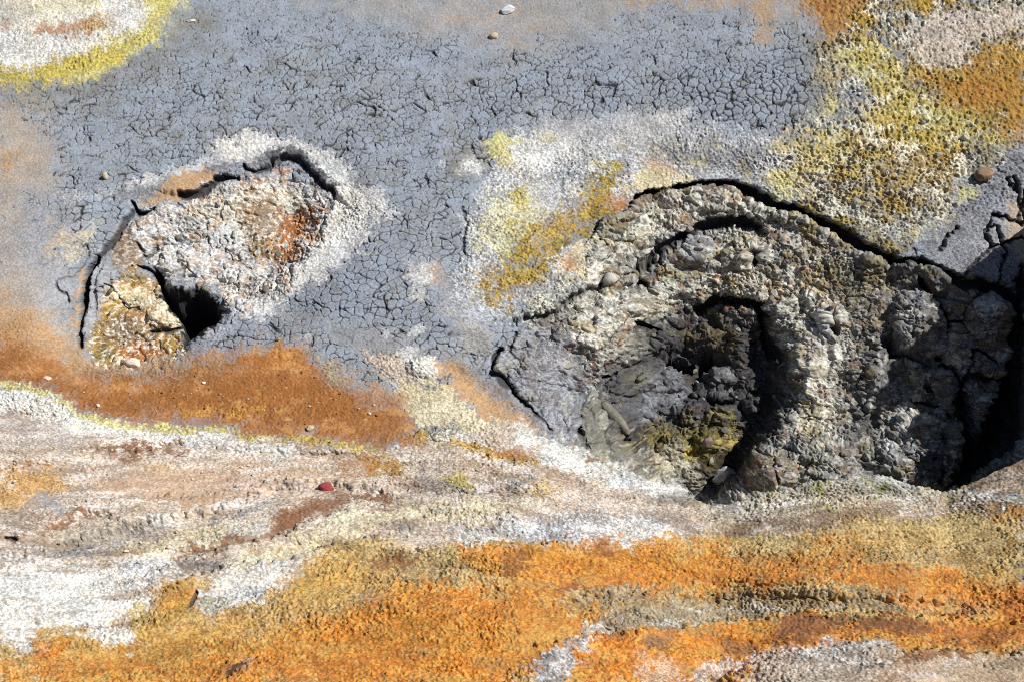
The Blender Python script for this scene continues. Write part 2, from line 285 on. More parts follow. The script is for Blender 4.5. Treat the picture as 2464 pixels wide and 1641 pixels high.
# slope between flat and large crater
lay('pinkw', '870 850 960 850 980 880 1030 920 1000 950 900 890', 10, 12, .9, -.1); lay('white', '978 858 1045 856 1058 885 1055 910 1010 915 990 890', 4, 5)
lay('tanor', '1050 870 1100 880 1200 960 1320 1040 1300 1050 1240 1030 1160 1000 1080 940', 12, 10, .95); lay('browng', '1080 860 1130 880 1210 940 1320 1020 1200 960 1100 900', 14, 8, .6)
lay('ochre', '980 930 1050 935 1060 960 1020 990 990 960', 10, 10, .9); lay('cream', '1010 930 1080 930 1130 980 1180 1010 1230 1030 1180 1050 1100 1030 1020 1030 960 960 930 930', 10, 14, .85, -.15); lay('tanor', '930 940 985 945 1000 990 960 1000', 10, 12, .7)
# -- pale banded bank
lay('pinkw', '-20 925 60 930 130 950 200 995 300 1030 460 1035 560 1055 700 1070 940 1085 1080 1060 1250 1010 1330 1040 1450 1090 1600 1160 1750 1225 1900 1200 2480 1200 2480 1320 1500 1320 0 1700 -20 1600', 6, 8)
lay('white', '-20 925 60 930 130 950 200 1000 300 1032 460 1040 560 1055 700 1075 700 1100 500 1075 300 1070 150 1030 60 990 -20 985', 12, 8); lay('white', '1230 1010 1340 1045 1450 1090 1560 1140 1740 1215 1600 1210 1400 1150 1280 1110 1240 1060', 5, 4)
band('yelp', '0 925 70 935 130 952 190 995 290 1030 400 1030 460 1040', 7, 6, 6, .9); band('yel', '440 1035 560 1040 640 1055 760 1060 900 1085 940 1090', 6, 6, 8, .8)
band('ochre', '990 1040 1060 1050 1140 1080 1200 1100 1290 1110', [10, 14, 14, 12, 8], 7, 8, .95); spot('rust', 1240, 1090, 50, 14, 8, 8, .8); spot('cw', 1070, 1050, 34, 14, 8, 8, .95)
lay('brown', '190 1090 330 1060 440 1060 440 1090 300 1100', 12, 18, .85, .15, 1); lay('brown', '0 990 60 1000 120 1040 40 1060', 14, 18, .6, .3, 1); lay('brown', '480 1095 900 1090 1000 1110 860 1120', 12, 18, .5, .35, 1)
lay('greyp', '-20 980 80 1000 220 1050 160 1090 0 1100', 24, 20, .4, .1, 1)
lay('ortan', '20 1130 110 1120 180 1160 140 1200 0 1240 -20 1260 -20 1180', 16, 18, .75, .1); lay('sand', '320 1130 420 1120 420 1150 340 1150', 10, 14, .8, .1)
lay('pink', '180 1150 420 1130 720 1100 780 1150 640 1200 440 1220 260 1200', 22, 18, .95, -.1, 1); lay('tanor', '300 1190 560 1180 520 1220 380 1215', 16, 16, .6, .1, 1)
lay('greyp', '60 1190 180 1210 160 1240 80 1230', 16, 14, .8, 0, 1); lay('brown', '70 1290 160 1240 200 1225 260 1235 140 1280', 8, 10, .85, .05, 1); lay('browng', '-20 1230 120 1220 90 1290 -20 1300', 20, 20, .5, .1, 1)
lay('rockg', '-20 1340 120 1310 330 1250 400 1240 420 1260 240 1320 90 1350 -20 1365', 12, 14, .7, .05, 1); lay('greytan', '60 1290 340 1250 420 1270 300 1350 100 1350', 22, 22, .55, .1, 1)
lay('cream', '280 1330 440 1270 620 1240 660 1270 500 1310 380 1360', 18, 18, .8, 0, 1); lay('rockg', '300 1300 400 1265 440 1262 380 1300', 8, 12, .5, .1, 1); lay('greyp', '560 1270 640 1250 660 1270 580 1290', 12, 10, .7, 0)
lay('brown', '420 1320 560 1290 640 1280 680 1220 760 1190 850 1180 850 1220 740 1250 680 1290 560 1310 450 1340 380 1370', 9, 12, .85, .15, 1)
lay('brown', '760 1170 900 1180 1000 1210 980 1230 860 1210', 9, 14, .7, .2, 1); lay('cream', '760 1260 860 1220 1000 1210 1160 1200 1280 1210 1200 1250 1000 1260 840 1280', 18, 14, .85, -.1, 1)
lay('cream', '560 1340 700 1300 820 1270 840 1300 760 1320 660 1360 560 1370', 10, 10, .95); band('tanor', '600 1330 680 1320 740 1315', 5, 5, 6, .7)
lay('rockg', '1000 1150 1080 1140 1060 1180 990 1190', 14, 14, .8, .05, 1); lay('rockg', '1200 1140 1290 1140 1280 1180 1210 1175', 12, 14, .8, .05); lay('sand', '1290 1150 1350 1160 1340 1200 1270 1200', 10, 14, .8, .1)
spot('ochre', 920, 1122, 50, 18, 10, 14, .85, -.1); spot('yel', 1100, 1160, 40, 16, 8, 12, .8, -.1); lay('rust', '800 1100 900 1095 960 1110 880 1160 800 1150', 14, 16, .6, .15, 1)
band('greytan', '1040 1185 1150 1180 1260 1200', 8, 8, 8, .8, .1); band('stripe', '1300 1130 1500 1180 1680 1225 1760 1230', 12, 8, 8, .55, .2, 1); band('dgrey', '1560 1200 1640 1218 1740 1222 1850 1190', 7, 6, 6, .7)
lay('whiteg', '1050 1270 1260 1250 1400 1230 1640 1250 1700 1270 1620 1300 1400 1310 1260 1300 1120 1310', 14, 12, .95, -.1, 1); band('white', '1100 1295 1180 1290 1300 1300', 9, 8, 8, .9); band('white', '1450 1280 1560 1285 1650 1275', 10, 8, 8, .8)
lay('dgrey', '1480 1220 1560 1230 1700 1230 1700 1250 1560 1250', 10, 14, .5, .2, 1)
lay('white', '-20 1370 120 1350 260 1370 330 1400 380 1440 330 1460 300 1480 330 1540 250 1550 180 1520 0 1540 -20 1540', 14, 16, .95, -.2); lay('wsoft', '0 1380 150 1375 200 1400 140 1480 0 1500', 22, 14, .5)
lay('whiteg', '260 1350 360 1340 440 1360 440 1400 380 1420 300 1400', 14, 14, .8, 0); lay('dgrey', '420 1350 520 1340 540 1370 500 1390 430 1375', 8, 10, .7, .05); lay('white', '480 1400 560 1370 700 1340 780 1320 760 1340 700 1390 640 1440 560 1420', 10, 14, .8, .1)
for a in ('420 1325 560 1292 640 1280 600 1300 460 1335', '650 1270 700 1230 780 1200 740 1240 690 1280', '760 1178 880 1182 980 1205 900 1205', '60 1290 150 1245 210 1228 160 1262', '200 1088 300 1070 420 1068 380 1088', '1100 1180 1200 1175 1260 1190 1180 1192', '1380 1100 1480 1130 1520 1150 1420 1130'): lay('brown', a, 7, 10, .8, .05)
for a in ('100 1330 240 1310 380 1270 420 1262 300 1310 160 1345', '470 1260 560 1225 680 1185 640 1215 520 1262', '660 1165 700 1156 770 1157 700 1170', '1000 1155 1100 1160 1200 1172 1100 1180', '260 1190 330 1200 320 1215', '860 1250 990 1262 1080 1270 960 1275', '820 1300 880 1280 900 1295 850 1315'): lay('rockg', a, 6, 10, .75, .1)
# -- orange bank
lay('sand', '330 1500 360 1460 390 1400 430 1390 500 1400 640 1450 700 1390 780 1320 870 1290 950 1320 1060 1320 1130 1310 1300 1310 1460 1310 1620 1300 1700 1285 1860 1290 2050 1250 2200 1240 2464 1215 2480 1660 -20 1660 -20 1540 90 1540 80 1500 180 1520 330 1540', 8, 10)
lay('ortan', '80 1530 200 1530 360 1480 400 1400 480 1440 620 1460 800 1340 1000 1400 1200 1480 1200 1660 -20 1660 60 1600', 22, 20, .7, -.1)
lay('ortan', '390 1395 450 1390 480 1440 440 1480 380 1470', 10, 12, .9); lay('orange', '380 1420 450 1410 460 1450 400 1470', 14, 16, .55, .1); lay('orange', '90 1535 160 1530 180 1570 100 1600', 12, 12, .9, -.1)
lay('whiteg', '460 1440 500 1415 560 1400 650 1410 640 1450 560 1460 510 1490 465 1480', 9, 10, .8, 0); lay('yel', '320 1450 350 1450 350 1560 300 1480', 10, 10, .6, .1); spot('greenc', 520, 1450, 30, 14, 10, 10, .6)
lay('white', '200 1530 300 1510 330 1530 320 1550 260 1555', 8, 8, .85, -.1); lay('whiteg', '30 1540 85 1540 85 1580 40 1570', 8, 8, .8, -.1); lay('pinkw', '860 1430 910 1440 915 1455 870 1452', 8, 6, .85)
lay('orange', '-20 1600 300 1590 480 1560 640 1540 760 1480 900 1440 1000 1400 1040 1380 1140 1420 1300 1430 1240 1500 1260 1560 1200 1640 1200 1660 -20 1660', 30, 26, .9, .02)
lay('orange', '1080 1310 1300 1310 1460 1305 1620 1300 1860 1340 2000 1320 2180 1350 2464 1400 2480 1560 2300 1500 2100 1420 1900 1400 1700 1430 1500 1440 1400 1420 1280 1440 1180 1400 1120 1350', 18, 18, .9, -.05)
lay('ortan', '1180 1340 1260 1360 1330 1400 1280 1430 1120 1400', 16, 18, .5, .1); spot('sand', 1180, 1390, 60, 20, 14, 14, .7, .05)
for a in ('880 1340 990 1335 1000 1370 900 1385', '1200 1345 1270 1340 1270 1370 1210 1370', '1400 1320 1480 1315 1460 1345', '1350 1395 1400 1390 1400 1420 1350 1430', '720 1540 780 1540 770 1570', '1810 1400 1860 1400 1860 1430 1800 1420', '1720 1330 1800 1325 1790 1345'):
    lay('brown', a, 12, 16, .85, -.05)
lay('redor', '1820 1395 1870 1400 1850 1440 1800 1430', 8, 12, .7, .1); lay('redor', '2180 1400 2240 1430 2200 1460', 8, 12, .8, .1); lay('redor', '2380 1440 2480 1420 2480 1500 2400 1500', 14, 16, .9, -.1); lay('redor', '700 1590 800 1560 800 1640 600 1640', 14, 18, .5, .2)
lay('greytan', '1330 1450 1460 1410 1700 1430 1880 1420 2050 1420 2180 1430 2180 1470 1980 1460 1800 1490 1640 1500 1500 1520 1420 1490', 14, 16, .9, -.05, 1); lay('greytan', '1700 1340 1900 1350 2100 1340 2400 1290 2464 1330 2300 1370 2000 1370', 18, 18, .65, .15, 1)
lay('greytan', '2150 1440 2380 1440 2400 1490 2300 1500', 14, 16, .6, .15, 1); lay('sand', '1980 1250 2464 1230 2464 1340 2200 1370 2000 1330', 22, 18, .6, .1); lay('orange', '2360 1215 2470 1215 2480 1250 2400 1245', 10, 12, .85, 0); lay('orange', '1900 1280 2100 1260 2160 1320 1960 1330', 24, 20, .5, .15)
band('yelp', '1640 1512 1800 1490 1940 1478 2040 1468 2120 1475 2220 1480', 5, 4, 5, .85); lay('yelp', '1330 1450 1420 1440 1400 1490 1330 1500', 14, 16, .4, .1)
lay('orange', '1400 1540 1460 1500 1640 1510 1860 1480 2040 1475 2250 1485 2464 1500 2480 1560 2200 1570 2080 1550 1940 1570 1860 1600 1760 1640 1300 1650', 14, 16, .95, -.1)
lay('brown', '1860 1490 2040 1476 2220 1490 2300 1510 2200 1530 2040 1510 1930 1540 1860 1530', 9, 12, .9, 0); lay('brown', '1450 1480 1510 1490 1500 1540 1450 1560', 10, 12, .7, .1); lay('browng', '1560 1530 1620 1525 1620 1560 1560 1560', 8, 8, .8); lay('redor', '1560 1515 1640 1510 1640 1530 1580 1535', 6, 10, .7, .1); lay('browng', '1720 1540 1850 1540 1800 1570 1720 1570', 8, 10, .7, .05); lay('brown', '2260 1500 2464 1520 2464 1550 2280 1560', 12, 14, .6, .2)
lay('dgrey', '1250 1640 1300 1590 1400 1520 1430 1520 1360 1590 1330 1660 1260 1660', 10, 14, .75, .05); lay('whiteg', '1300 1600 1380 1560 1400 1600 1360 1660 1280 1660', 12, 14, .85, -.05); lay('pinkw', '1520 1560 1640 1590 1640 1660 1540 1660', 18, 18, .7, .15)
lay('pinkw', '1740 1650 1860 1590 1940 1560 2060 1545 2180 1560 2140 1590 2120 1660 1700 1660', 12, 14, .95, -.1); band('white', '1920 1562 2030 1560 2120 1552', 7, 6, 8, .85); lay('dgrey', '1930 1570 2020 1570 2120 1590 2100 1610 1960 1600', 12, 14, .6, .15)
lay('pink', '2100 1620 2160 1580 2300 1575 2464 1580 2480 1660 2100 1660', 8, 8, .95); lay('brown', '2120 1590 2260 1565 2464 1560 2464 1575 2300 1585 2180 1590', 7, 8, .9, 0, 1); lay('greytan', '2200 1590 2464 1590 2464 1650 2280 1660', 20, 20, .5, .15)
lay('browng', '1920 1560 2020 1570 2000 1590', 8, 8, .3); spot('dgrey', 560, 1610, 30, 14, 8, 8, .6, .1); spot('pinkw', 590, 1598, 16, 10, 5, 5, .8)
# crest of the bank in front of the large crater
lay('cw', '1700 1240 1780 1200 1900 1165 2050 1140 2130 1140 2220 1175 2300 1190 2480 1190 2480 1215 2240 1215 2000 1240 1850 1250 1700 1262', 7, 6, .6); lay('greytan', '1700 1245 1850 1190 2050 1160 2250 1200 2480 1200 2480 1230 2000 1260 1700 1290', 12, 12, .5, .1); lay('browng', '1760 1250 1900 1230 2200 1215 2480 1210 2480 1228 2200 1240 2000 1260 1800 1290 1700 1290', 12, 12, .75, 0, 1)
for a in ('1920 1190 1980 1186 1980 1196 1920 1200', '2080 1170 2130 1172 2160 1190 2110 1200', '1930 1215 2020 1215 2010 1225 1940 1222'): lay('greenc', a, 5, 8, .9)
lay('stripe', '2280 1190 2350 1145 2480 1070 2480 1190', 4, 4, .95); lay('browng', '2380 1150 2480 1090 2480 1150', 8, 6, .8); band('black', '2330 1190 2400 1165 2470 1160', 4, 4, 4, .7); band('browng', '2340 1170 2410 1130 2470 1095', 6, 5, 5, .8)
lay('orange', '1080 1400 1240 1420 1400 1440 1480 1490 1400 1560 1330 1610 1240 1680 980 1680 1030 1500', 24, 30, .85, .1)
for a, mm, o_ in (('1130 1330 1400 1350 1700 1345 2100 1330 2464 1345', 'oliv', .6), ('800 1480 1100 1500 1350 1470 1600 1440 1900 1440 2200 1460', 'oliv', .55), ('300 1580 600 1560 900 1530 1200 1560', 'oliv', .6), ('1000 1440 1250 1470 1400 1500', 'rust', .5), ('60 1620 400 1600 700 1610 1000 1600', 'rust', .55), ('1800 1400 2050 1380 2300 1410 2464 1440', 'rust', .6), ('1450 1400 1700 1390 1900 1380', 'rust', .5), ('400 1500 600 1480 800 1440 900 1400', 'sand', .8), ('560 1530 760 1480 1000 1380 1150 1370', 'greytan', .5)):
    band(mm, a, 16, 14, 26, o_, .1)
band('whiteg', '1262 1660 1320 1605 1390 1552 1440 1512 1500 1480', [26, 26, 20, 14, 8], 9, 16, .85, .05); band('dgrey', '1290 1620 1350 1570 1410 1530', 7, 6, 10, .7, .05)
band('whiteg', '1640 1650 1760 1600 1900 1568 2060 1550 2160 1552', [20, 22, 20, 16, 6], 9, 14, .7, .1); band('greytan', '1450 1505 1620 1490 1760 1478 1900 1462 2050 1455 2200 1462', [14, 18, 18, 14, 10, 6], 9, 12, .8, 0)
# -- large crater
lay('cg', '1192 880 1200 845 1250 790 1265 765 1400 690 1430 600 1440 555 1530 478 1640 448 1770 443 1870 490 2010 547 2110 610 2240 650 2420 700 2480 720 2480 1070 2280 1185 2130 1140 2050 1140 1850 1178 1750 1206 1550 1145 1330 1035', 6, 6)
lay('rockg', '1260 790 1330 765 1440 760 1420 860 1460 900 1420 940 1400 1010 1380 1070 1280 1000 1200 900 1210 840', 10, 10, .95); lay('clod', '1200 850 1280 790 1340 790 1400 940 1400 1050 1340 1040 1230 940', 18, 12, .8, -.2)
lay('ashy', '1390 1000 1440 950 1520 1060 1560 1150 1460 1110 1400 1070', 6, 5, .95)
lay('cw', '1420 570 1480 540 1560 480 1700 460 1800 470 1900 500 1980 560 1900 560 1800 520 1700 520 1600 570 1500 640 1400 690 1330 740 1280 760 1230 770 1300 700 1400 640', 10, 14, .85, 0); spot('white', 1640, 500, 70, 26, 20, 12, .75, 0); spot('col', 1480, 545, 50, 24, 14, 14, .8, .05)
band('browng', '1530 492 1580 468 1660 462 1740 456 1800 475', 8, 6, 6, .85); lay('white', '1350 660 1420 640 1500 640 1440 690 1370 700', 12, 14, .8, 0); lay('cream', '1400 580 1440 620 1360 680 1330 660', 12, 14, .7, .1); spot('rust', 1370, 640, 20, 26, 8, 10, .7, .2)
lay('cw', '1560 700 1700 660 1900 640 2000 700 2060 800 2040 950 1980 1060 1900 1040 1920 900 1850 760 1740 700 1640 740 1560 760', 14, 16, .9, 0)
lay('cw', '1360 760 1440 690 1560 720 1560 760 1460 800 1440 860 1390 850', 12, 14, .9, -.1); spot('white', 1425, 800, 30, 46, 10, 12, .9); spot('white', 1520, 730, 70, 22, 12, 14, .7, .05)
lay('clod', '1620 570 1720 540 1740 600 1700 640 1600 650 1560 640', 14, 12, .7); spot('dgrey', 1560, 660, 36, 24, 10, 8, .9); spot('cw', 1790, 610, 70, 60, 16, 14, .8, -.1); spot('greenc', 1630, 660, 26, 18, 10, 8, .7)
lay('cg', '1900 520 2000 560 2080 640 2060 720 1980 660 1880 620 1850 560', 14, 14, .7, .1); lay('col', '1940 600 2060 640 2120 700 2060 760 2000 720', 14, 16, .6, .2); lay('col', '2060 620 2130 640 2160 720 2080 720', 12, 12, .7, .1)
for (x, y, rx, ry, r) in ((1815, 580, 22, 6, .3), (1745, 680, 30, 5, .45), (1870, 690, 36, 7, .2), (1690, 795, 20, 16, 0), (1650, 820, 24, 9, .5), (1765, 880, 8, 36, -.4), (1750, 800, 50, 7, .1), (1985, 738, 12, 8, 0), (1880, 570, 30, 5, .4)): spot('redor', x, y, rx, ry, 4, 7, .8, None, r)
for (x, y, rx, ry) in ((1780, 920, 20, 60), (1960, 680, 30, 40), (2000, 640, 16, 30), (1880, 715, 26, 14), (1600, 645, 18, 18)): spot('ochre', x, y, rx, ry, 8, 12, .6, .15)
lay('white', '1950 760 2020 750 2040 840 2000 940 1960 1000 1930 960 1940 860', 20, 16, .7, .1); lay('clod', '1930 780 1990 800 1990 860 1940 880', 14, 12, .6)
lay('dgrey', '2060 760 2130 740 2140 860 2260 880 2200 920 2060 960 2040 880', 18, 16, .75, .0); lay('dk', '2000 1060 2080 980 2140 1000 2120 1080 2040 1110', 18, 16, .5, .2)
lay('rockg', '2130 740 2200 700 2260 760 2275 840 2220 860 2150 830', 12, 12, .8); lay('dgrey', '2140 620 2270 640 2290 700 2270 740 2210 690 2150 720', 10, 12, .85)
lay('white', '2150 980 2210 990 2250 1030 2230 1070 2180 1120 2130 1130 2120 1060', 12, 12, .85, -.05); lay('cream', '2210 1000 2250 1030 2240 1070 2200 1060', 8, 10, .8, 0); lay('cream', '2190 880 2220 900 2220 960 2180 960', 8, 14, .7, .2); lay('clod', '2150 1080 2270 1040 2290 1100 2200 1160', 8, 10, .8)
lay('rockg', '2280 700 2480 700 2480 1100 2330 1130 2290 1000 2270 860', 12, 10, .8); spot('white', 2378, 770, 30, 26, 12, 8, .85); spot('ochre', 2420, 790, 30, 30, 10, 10, .6, .1); lay('cream', '2275 810 2330 790 2320 830 2280 850', 8, 10, .6, .1); lay('ochre', '2300 735 2340 740 2330 770 2290 770', 8, 8, .6); lay('cream', '2275 850 2340 850 2330 890 2290 890', 8, 8, .6)
lay('whiteg', '2400 1060 2480 960 2480 1060 2400 1110', 12, 8, .9); lay('greenc', '2420 1000 2480 930 2480 980', 10, 8, .7)
lay('dk', '2200 1110 2300 1080 2340 1100 2300 1180 2230 1180 2160 1150', 10, 10, .9); lay('dk', '2050 1080 2130 1090 2140 1135 2060 1140', 10, 10, .5)  # shadow behind the crest, painted as dark ground
lay('dgrey', '2160 1080 2270 1040 2290 1110 2240 1160 2190 1150', 10, 8, .4)
lay('browng', '1760 1160 1800 1110 1880 1100 1960 1120 1960 1150 1850 1175 1780 1200', 8, 8, .85)
# inner pit
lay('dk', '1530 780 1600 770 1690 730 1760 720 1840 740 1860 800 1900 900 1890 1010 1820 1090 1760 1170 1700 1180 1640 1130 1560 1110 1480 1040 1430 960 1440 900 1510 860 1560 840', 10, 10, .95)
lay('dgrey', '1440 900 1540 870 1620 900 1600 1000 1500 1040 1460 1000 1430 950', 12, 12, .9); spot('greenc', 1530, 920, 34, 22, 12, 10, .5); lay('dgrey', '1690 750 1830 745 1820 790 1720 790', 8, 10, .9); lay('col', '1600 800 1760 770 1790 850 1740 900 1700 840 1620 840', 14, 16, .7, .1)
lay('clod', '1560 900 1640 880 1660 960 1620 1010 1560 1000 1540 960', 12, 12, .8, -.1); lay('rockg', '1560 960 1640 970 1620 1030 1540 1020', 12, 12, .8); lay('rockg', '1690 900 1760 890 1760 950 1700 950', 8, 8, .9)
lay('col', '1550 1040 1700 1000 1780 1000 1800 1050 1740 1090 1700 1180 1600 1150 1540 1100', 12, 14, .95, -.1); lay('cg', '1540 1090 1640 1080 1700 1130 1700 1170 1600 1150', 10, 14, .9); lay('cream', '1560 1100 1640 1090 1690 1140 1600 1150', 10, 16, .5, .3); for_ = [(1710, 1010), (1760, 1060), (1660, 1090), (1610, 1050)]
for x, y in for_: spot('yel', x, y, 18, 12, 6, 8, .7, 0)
lay('ashy', '1640 1180 1740 1170 1765 1205 1700 1206', 6, 5, .9); lay('cg', '1770 1170 1860 1110 1900 1060 2000 1080 2100 1130 2050 1145 1900 1165', 10, 12, .9, 0); lay('black', '1660 1120 1720 1090 1790 1060 1800 1100 1740 1160 1730 1200 1690 1180', 6, 6, .75)  # the black layer paints in the shadow gap behind the crest
lay('dk', '1830 1090 1900 1000 1900 900 1860 820 1840 870 1830 960 1790 1050 1720 1170 1790 1160', 12, 10, .9)  # shade of the curved gutter painted into its colour
lay('browng', '1790 1120 1880 1110 1920 1150 1850 1170', 10, 10, .7)
def blur(a):
    p = np.pad(a, ((1, 1), (1, 1)) + ((0, 0),)*(a.ndim-2), mode='edge')
    return (p[:-2, 1:-1]+p[2:, 1:-1]+p[1:-1, :-2]+p[1:-1, 2:]+4*p[1:-1, 1:-1])/8

# ------------------------------------------------------------------ middle-sized relief: fissures, ledges, vents, lobes
Q = np.zeros((mh, mw), f32); RG = np.zeros((mh, mw), f32)     # height in metres, extra raggedness
QG = np.zeros((mh, mw), f32)
SHADE = np.zeros((mh, mw), f32)                                 # shade inside fissures and vents, painted into the colour
def fis(pts, w, depth, dark=1., warp=5, step=0, R=60):
    pts = P(pts) if isinstance(pts, str) else pts
    ws = [w*.72]*len(pts) if np.isscalar(w) else [q_*.72 for q_ in w]
    x0 = max(int((min(p[0] for p in pts)-R*3)/MS), 0); x1 = min(int((max(p[0] for p in pts)+R*3)/MS), mw)
    y0 = max(int((min(p[1] for p in pts)-R*3)/MS), 0); y1 = min(int((max(p[1] for p in pts)+R*3)/MS), mh)
    if x1 <= x0 or y1 <= y0: return
    sl = (slice(y0, y1), slice(x0, x1))
    x = MX[sl]+warp*(1.2*wx[0][sl]+1.8*wx[1][sl]); y = MY[sl]+warp*(1.2*wy[0][sl]+1.8*wy[1][sl])
    best = np.full(x.shape, 1e9, f32); wl_ = np.zeros(x.shape, f32); sg = np.zeros(x.shape, f32)
    for i in range(len(pts)-1):
        ax, ay = pts[i]; bx, by = pts[i+1]; ex, ey = bx-ax, by-ay
        k = np.clip(((x-ax)*ex+(y-ay)*ey)/(ex*ex+ey*ey+1e-9), 0, 1)
        d = np.sqrt((x-ax-k*ex)**2+(y-ay-k*ey)**2); n = d < best
        best = np.where(n, d, best); wl_ = np.where(n, ws[i]+k*(ws[i+1]-ws[i]), wl_); sg = np.where(n, np.sign(ex*(y-ay)-ey*(x-ax)), sg)
    wn_ = np.maximum(wl_*(1+.5*pn2[sl]), .5)
    g_ = 1-ss(best/(wn_+1), .45, 1.5)
    Q[sl] -= depth*.5*g_; QG[sl] = np.maximum(QG[sl], depth*.5*g_)
    SHADE[sl] = np.maximum(SHADE[sl], dark*(1-ss(best/(wn_+1), .7, 1.35)))
    if step: Q[sl] += step*np.tanh(sg*best/6)*np.exp(-(best/R)**1.3)
def bump(x, y, rx, ry, h, rot=0, p=2., warp=6):
    R = max(rx, ry)*1.6
    x0 = max(int((x-R)/MS), 0); x1 = min(int((x+R)/MS), mw); y0 = max(int((y-R)/MS), 0); y1 = min(int((y+R)/MS), mh)
    sl = (slice(y0, y1), slice(x0, x1)); c, s = math.cos(rot), math.sin(rot)
    a = MX[sl]-x+warp*wx[1][sl]; b = MY[sl]-y+warp*wy[1][sl]
    r = np.sqrt(((a*c+b*s)/rx)**2+((-a*s+b*c)/ry)**2)
    Q[sl] += h*np.sqrt(np.clip(1-r**p, 0, 1))
def basin(pts, depth, wall, dark=1., warp=4):
    x, y = MX+warp*wx[1]*2, MY+warp*wy[1]*2
    d = sdf(x, y, P(pts)); Q[...] -= depth*ss(d, -2, wall); SHADE[...] = np.maximum(SHADE, dark*ss(d, -1, 6))
# small crater
basin('475 698 512 716 536 746 518 776 480 800 452 816 440 830 434 820 440 790 425 760 392 724 374 680 366 640 384 655 400 690 430 712', .20, 24)
fis('234 622 214 655 203 690 199 730 195 770 190 800', [2, 6, 9, 9, 7, 3], .14, 1, 2, 0, 20); fis('190 800 192 835', [5, 6], .08, 1, 2, 0, 20)
fis('318 490 330 512 352 512 372 500', [4, 6, 6, 3], .06, 1, 3, 0, 20); fis('318 512 300 535 285 568 262 592 236 620', [4, 6, 4, 6, 4], .04, .9, 3, .012, 40)
fis('428 468 450 472 482 468 505 450 520 434 550 428 575 430', [3, 8, 9, 5, 4, 3, 2], .06, 1, 4, -.015, 40); fis('585 400 590 412 615 418 640 406 655 395', [3, 4, 4, 4, 3], .05, .9, 3)
fis('655 392 690 378 722 388 745 412 770 440 806 470', [3, 4, 5, 4, 4, 4], .04, .7, 4, -.018, 30); fis('790 480 782 500 780 530 765 560', 1.6, .02, .6, 3)
fis('375 600 352 620 335 600 332 592', [4, 5, 4, 3], .03, .7, 4); fis('390 690 376 660 352 650 330 640', [6, 8, 6, 3], .05, .7, 4)
fis('498 540 500 580 508 625', 2, .025, .6, 4); fis('545 580 548 610 600 650', 2, .02, .5, 6); fis('240 700 262 690 300 740 330 745', 3, .03, .6, 6); fis('360 800 400 800 436 790', [2, 5, 3], .04, .9, 4); fis('700 690 698 640 720 620', 2, .02, .5, 4)
for a in ((425, 640, 44, 34, .05), (482, 630, 50, 42, .05), (540, 575, 44, 36, .03), (425, 700, 50, 30, .06), (505, 700, 34, 24, .04), (350, 560, 46, 40, .03), (600, 520, 70, 50, .025), (300, 710, 50, 22, .03), (300, 790, 60, 40, .04), (385, 770, 34, 28, .03), (560, 660, 40, 30, .02), (660, 590, 44, 34, .02), (245, 700, 14, 70, .04), (590, 450, 60, 20, .02), (560, 735, 24, 18, .03), (500, 500, 40, 26, .02)): bump(a[0], a[1], a[2], a[3], a[4]*.6, .1)
fis('134 682 140 698 160 708 166 728', 2, .02, .8, 3); fis('134 678 150 668 178 665 205 640', 1.2, .01, .6, 3)
# large crater rim and ledges
fis('1532 476 1560 464 1600 462 1640 450 1700 442 1770 444 1800 460 1830 480 1870 496 1920 502 1960 526 2010 550 2060 584 2110 614 2170 638', [9, 10, 7, 7, 6, 9, 16, 19, 16, 8, 12, 15, 17, 19, 19], .13, 1, 5, 0, 40)
fis('2170 638 2230 640 2290 668 2330 690 2400 690 2470 730', [18, 14, 18, 20, 16, 22], .13, 1, 5)
fis('1432 560 1445 540 1470 522 1500 512 1532 478', [3, 3, 2, 2, 3], .04, .8, 4, .012, 30); fis('1432 560 1440 580 1470 600 1480 585', 2.5, .03, .7, 5)
fis('1560 634 1590 608 1640 580 1690 548 1740 536 1790 532 1832 555', [7, 6, 7, 9, 9, 11, 4], .08, 1, 5, -.02, 50)
fis('1260 765 1330 755 1380 715 1430 695 1480 675 1530 655 1560 634', [3, 3, 4, 3, 4, 5, 7], .045, .7, 7, -.02, 40); fis('1530 640 1545 680 1560 695', [5, 12, 8], .06, .8, 4)
fis('1680 752 1700 735 1720 720 1760 724 1800 732 1830 738 1835 780 1850 830 1870 860', [7, 8, 8, 7, 9, 10, 10, 16, 10], .09, 1, 5, -.02, 50); fis('1530 775 1570 792 1600 800', [5, 8, 6], .06, .9, 4)
fis('1186 885 1194 855 1206 840', [5, 9, 5], .06, 1, 3); fis('1186 883 1204 918 1233 946 1262 970 1290 1000 1330 1036', [5, 11, 7, 3, 4, 2], .055, .9, 4); fis('1396 1003 1391 1036 1402 1058 1414 1076', [4, 8, 7, 3], .06, 1, 3); fis('1240 800 1232 830 1225 850', 3, .03, .7, 4)
fis('1430 930 1445 912 1480 900', [8, 7, 3], .05, .9, 4)
basin('1585 850 1640 862 1670 880 1650 895 1600 880', .10, 8); basin('1690 855 1720 850 1735 880 1745 900 1715 905 1690 890 1660 960 1650 950 1680 890', .12, 8); basin('1700 945 1760 960 1770 985 1740 985 1690 965 1650 955', .10, 8); basin('1670 1020 1690 1010 1700 1030 1680 1040', .04, 6)
for (x, y, rx, ry, h) in ((1610, 830, 40, 24, .05), (1570, 930, 40, 30, .05), (1625, 920, 36, 28, .05), (1590, 990, 50, 28, .05), (1650, 1000, 36, 22, .04), (1730, 920, 34, 24, .06), (1700, 830, 50, 34, .05), (1780, 840, 36, 46, .05), (1770, 770, 54, 26, .05), (1500, 940, 50, 34, .03), (1740, 1000, 40, 24, .04), (1620, 1080, 40, 26, .04), (1700, 1070, 34, 24, .04), (1560, 1100, 40, 24, .02), (1810, 980, 20, 24, .05)): bump(x, y, rx, ry, h)
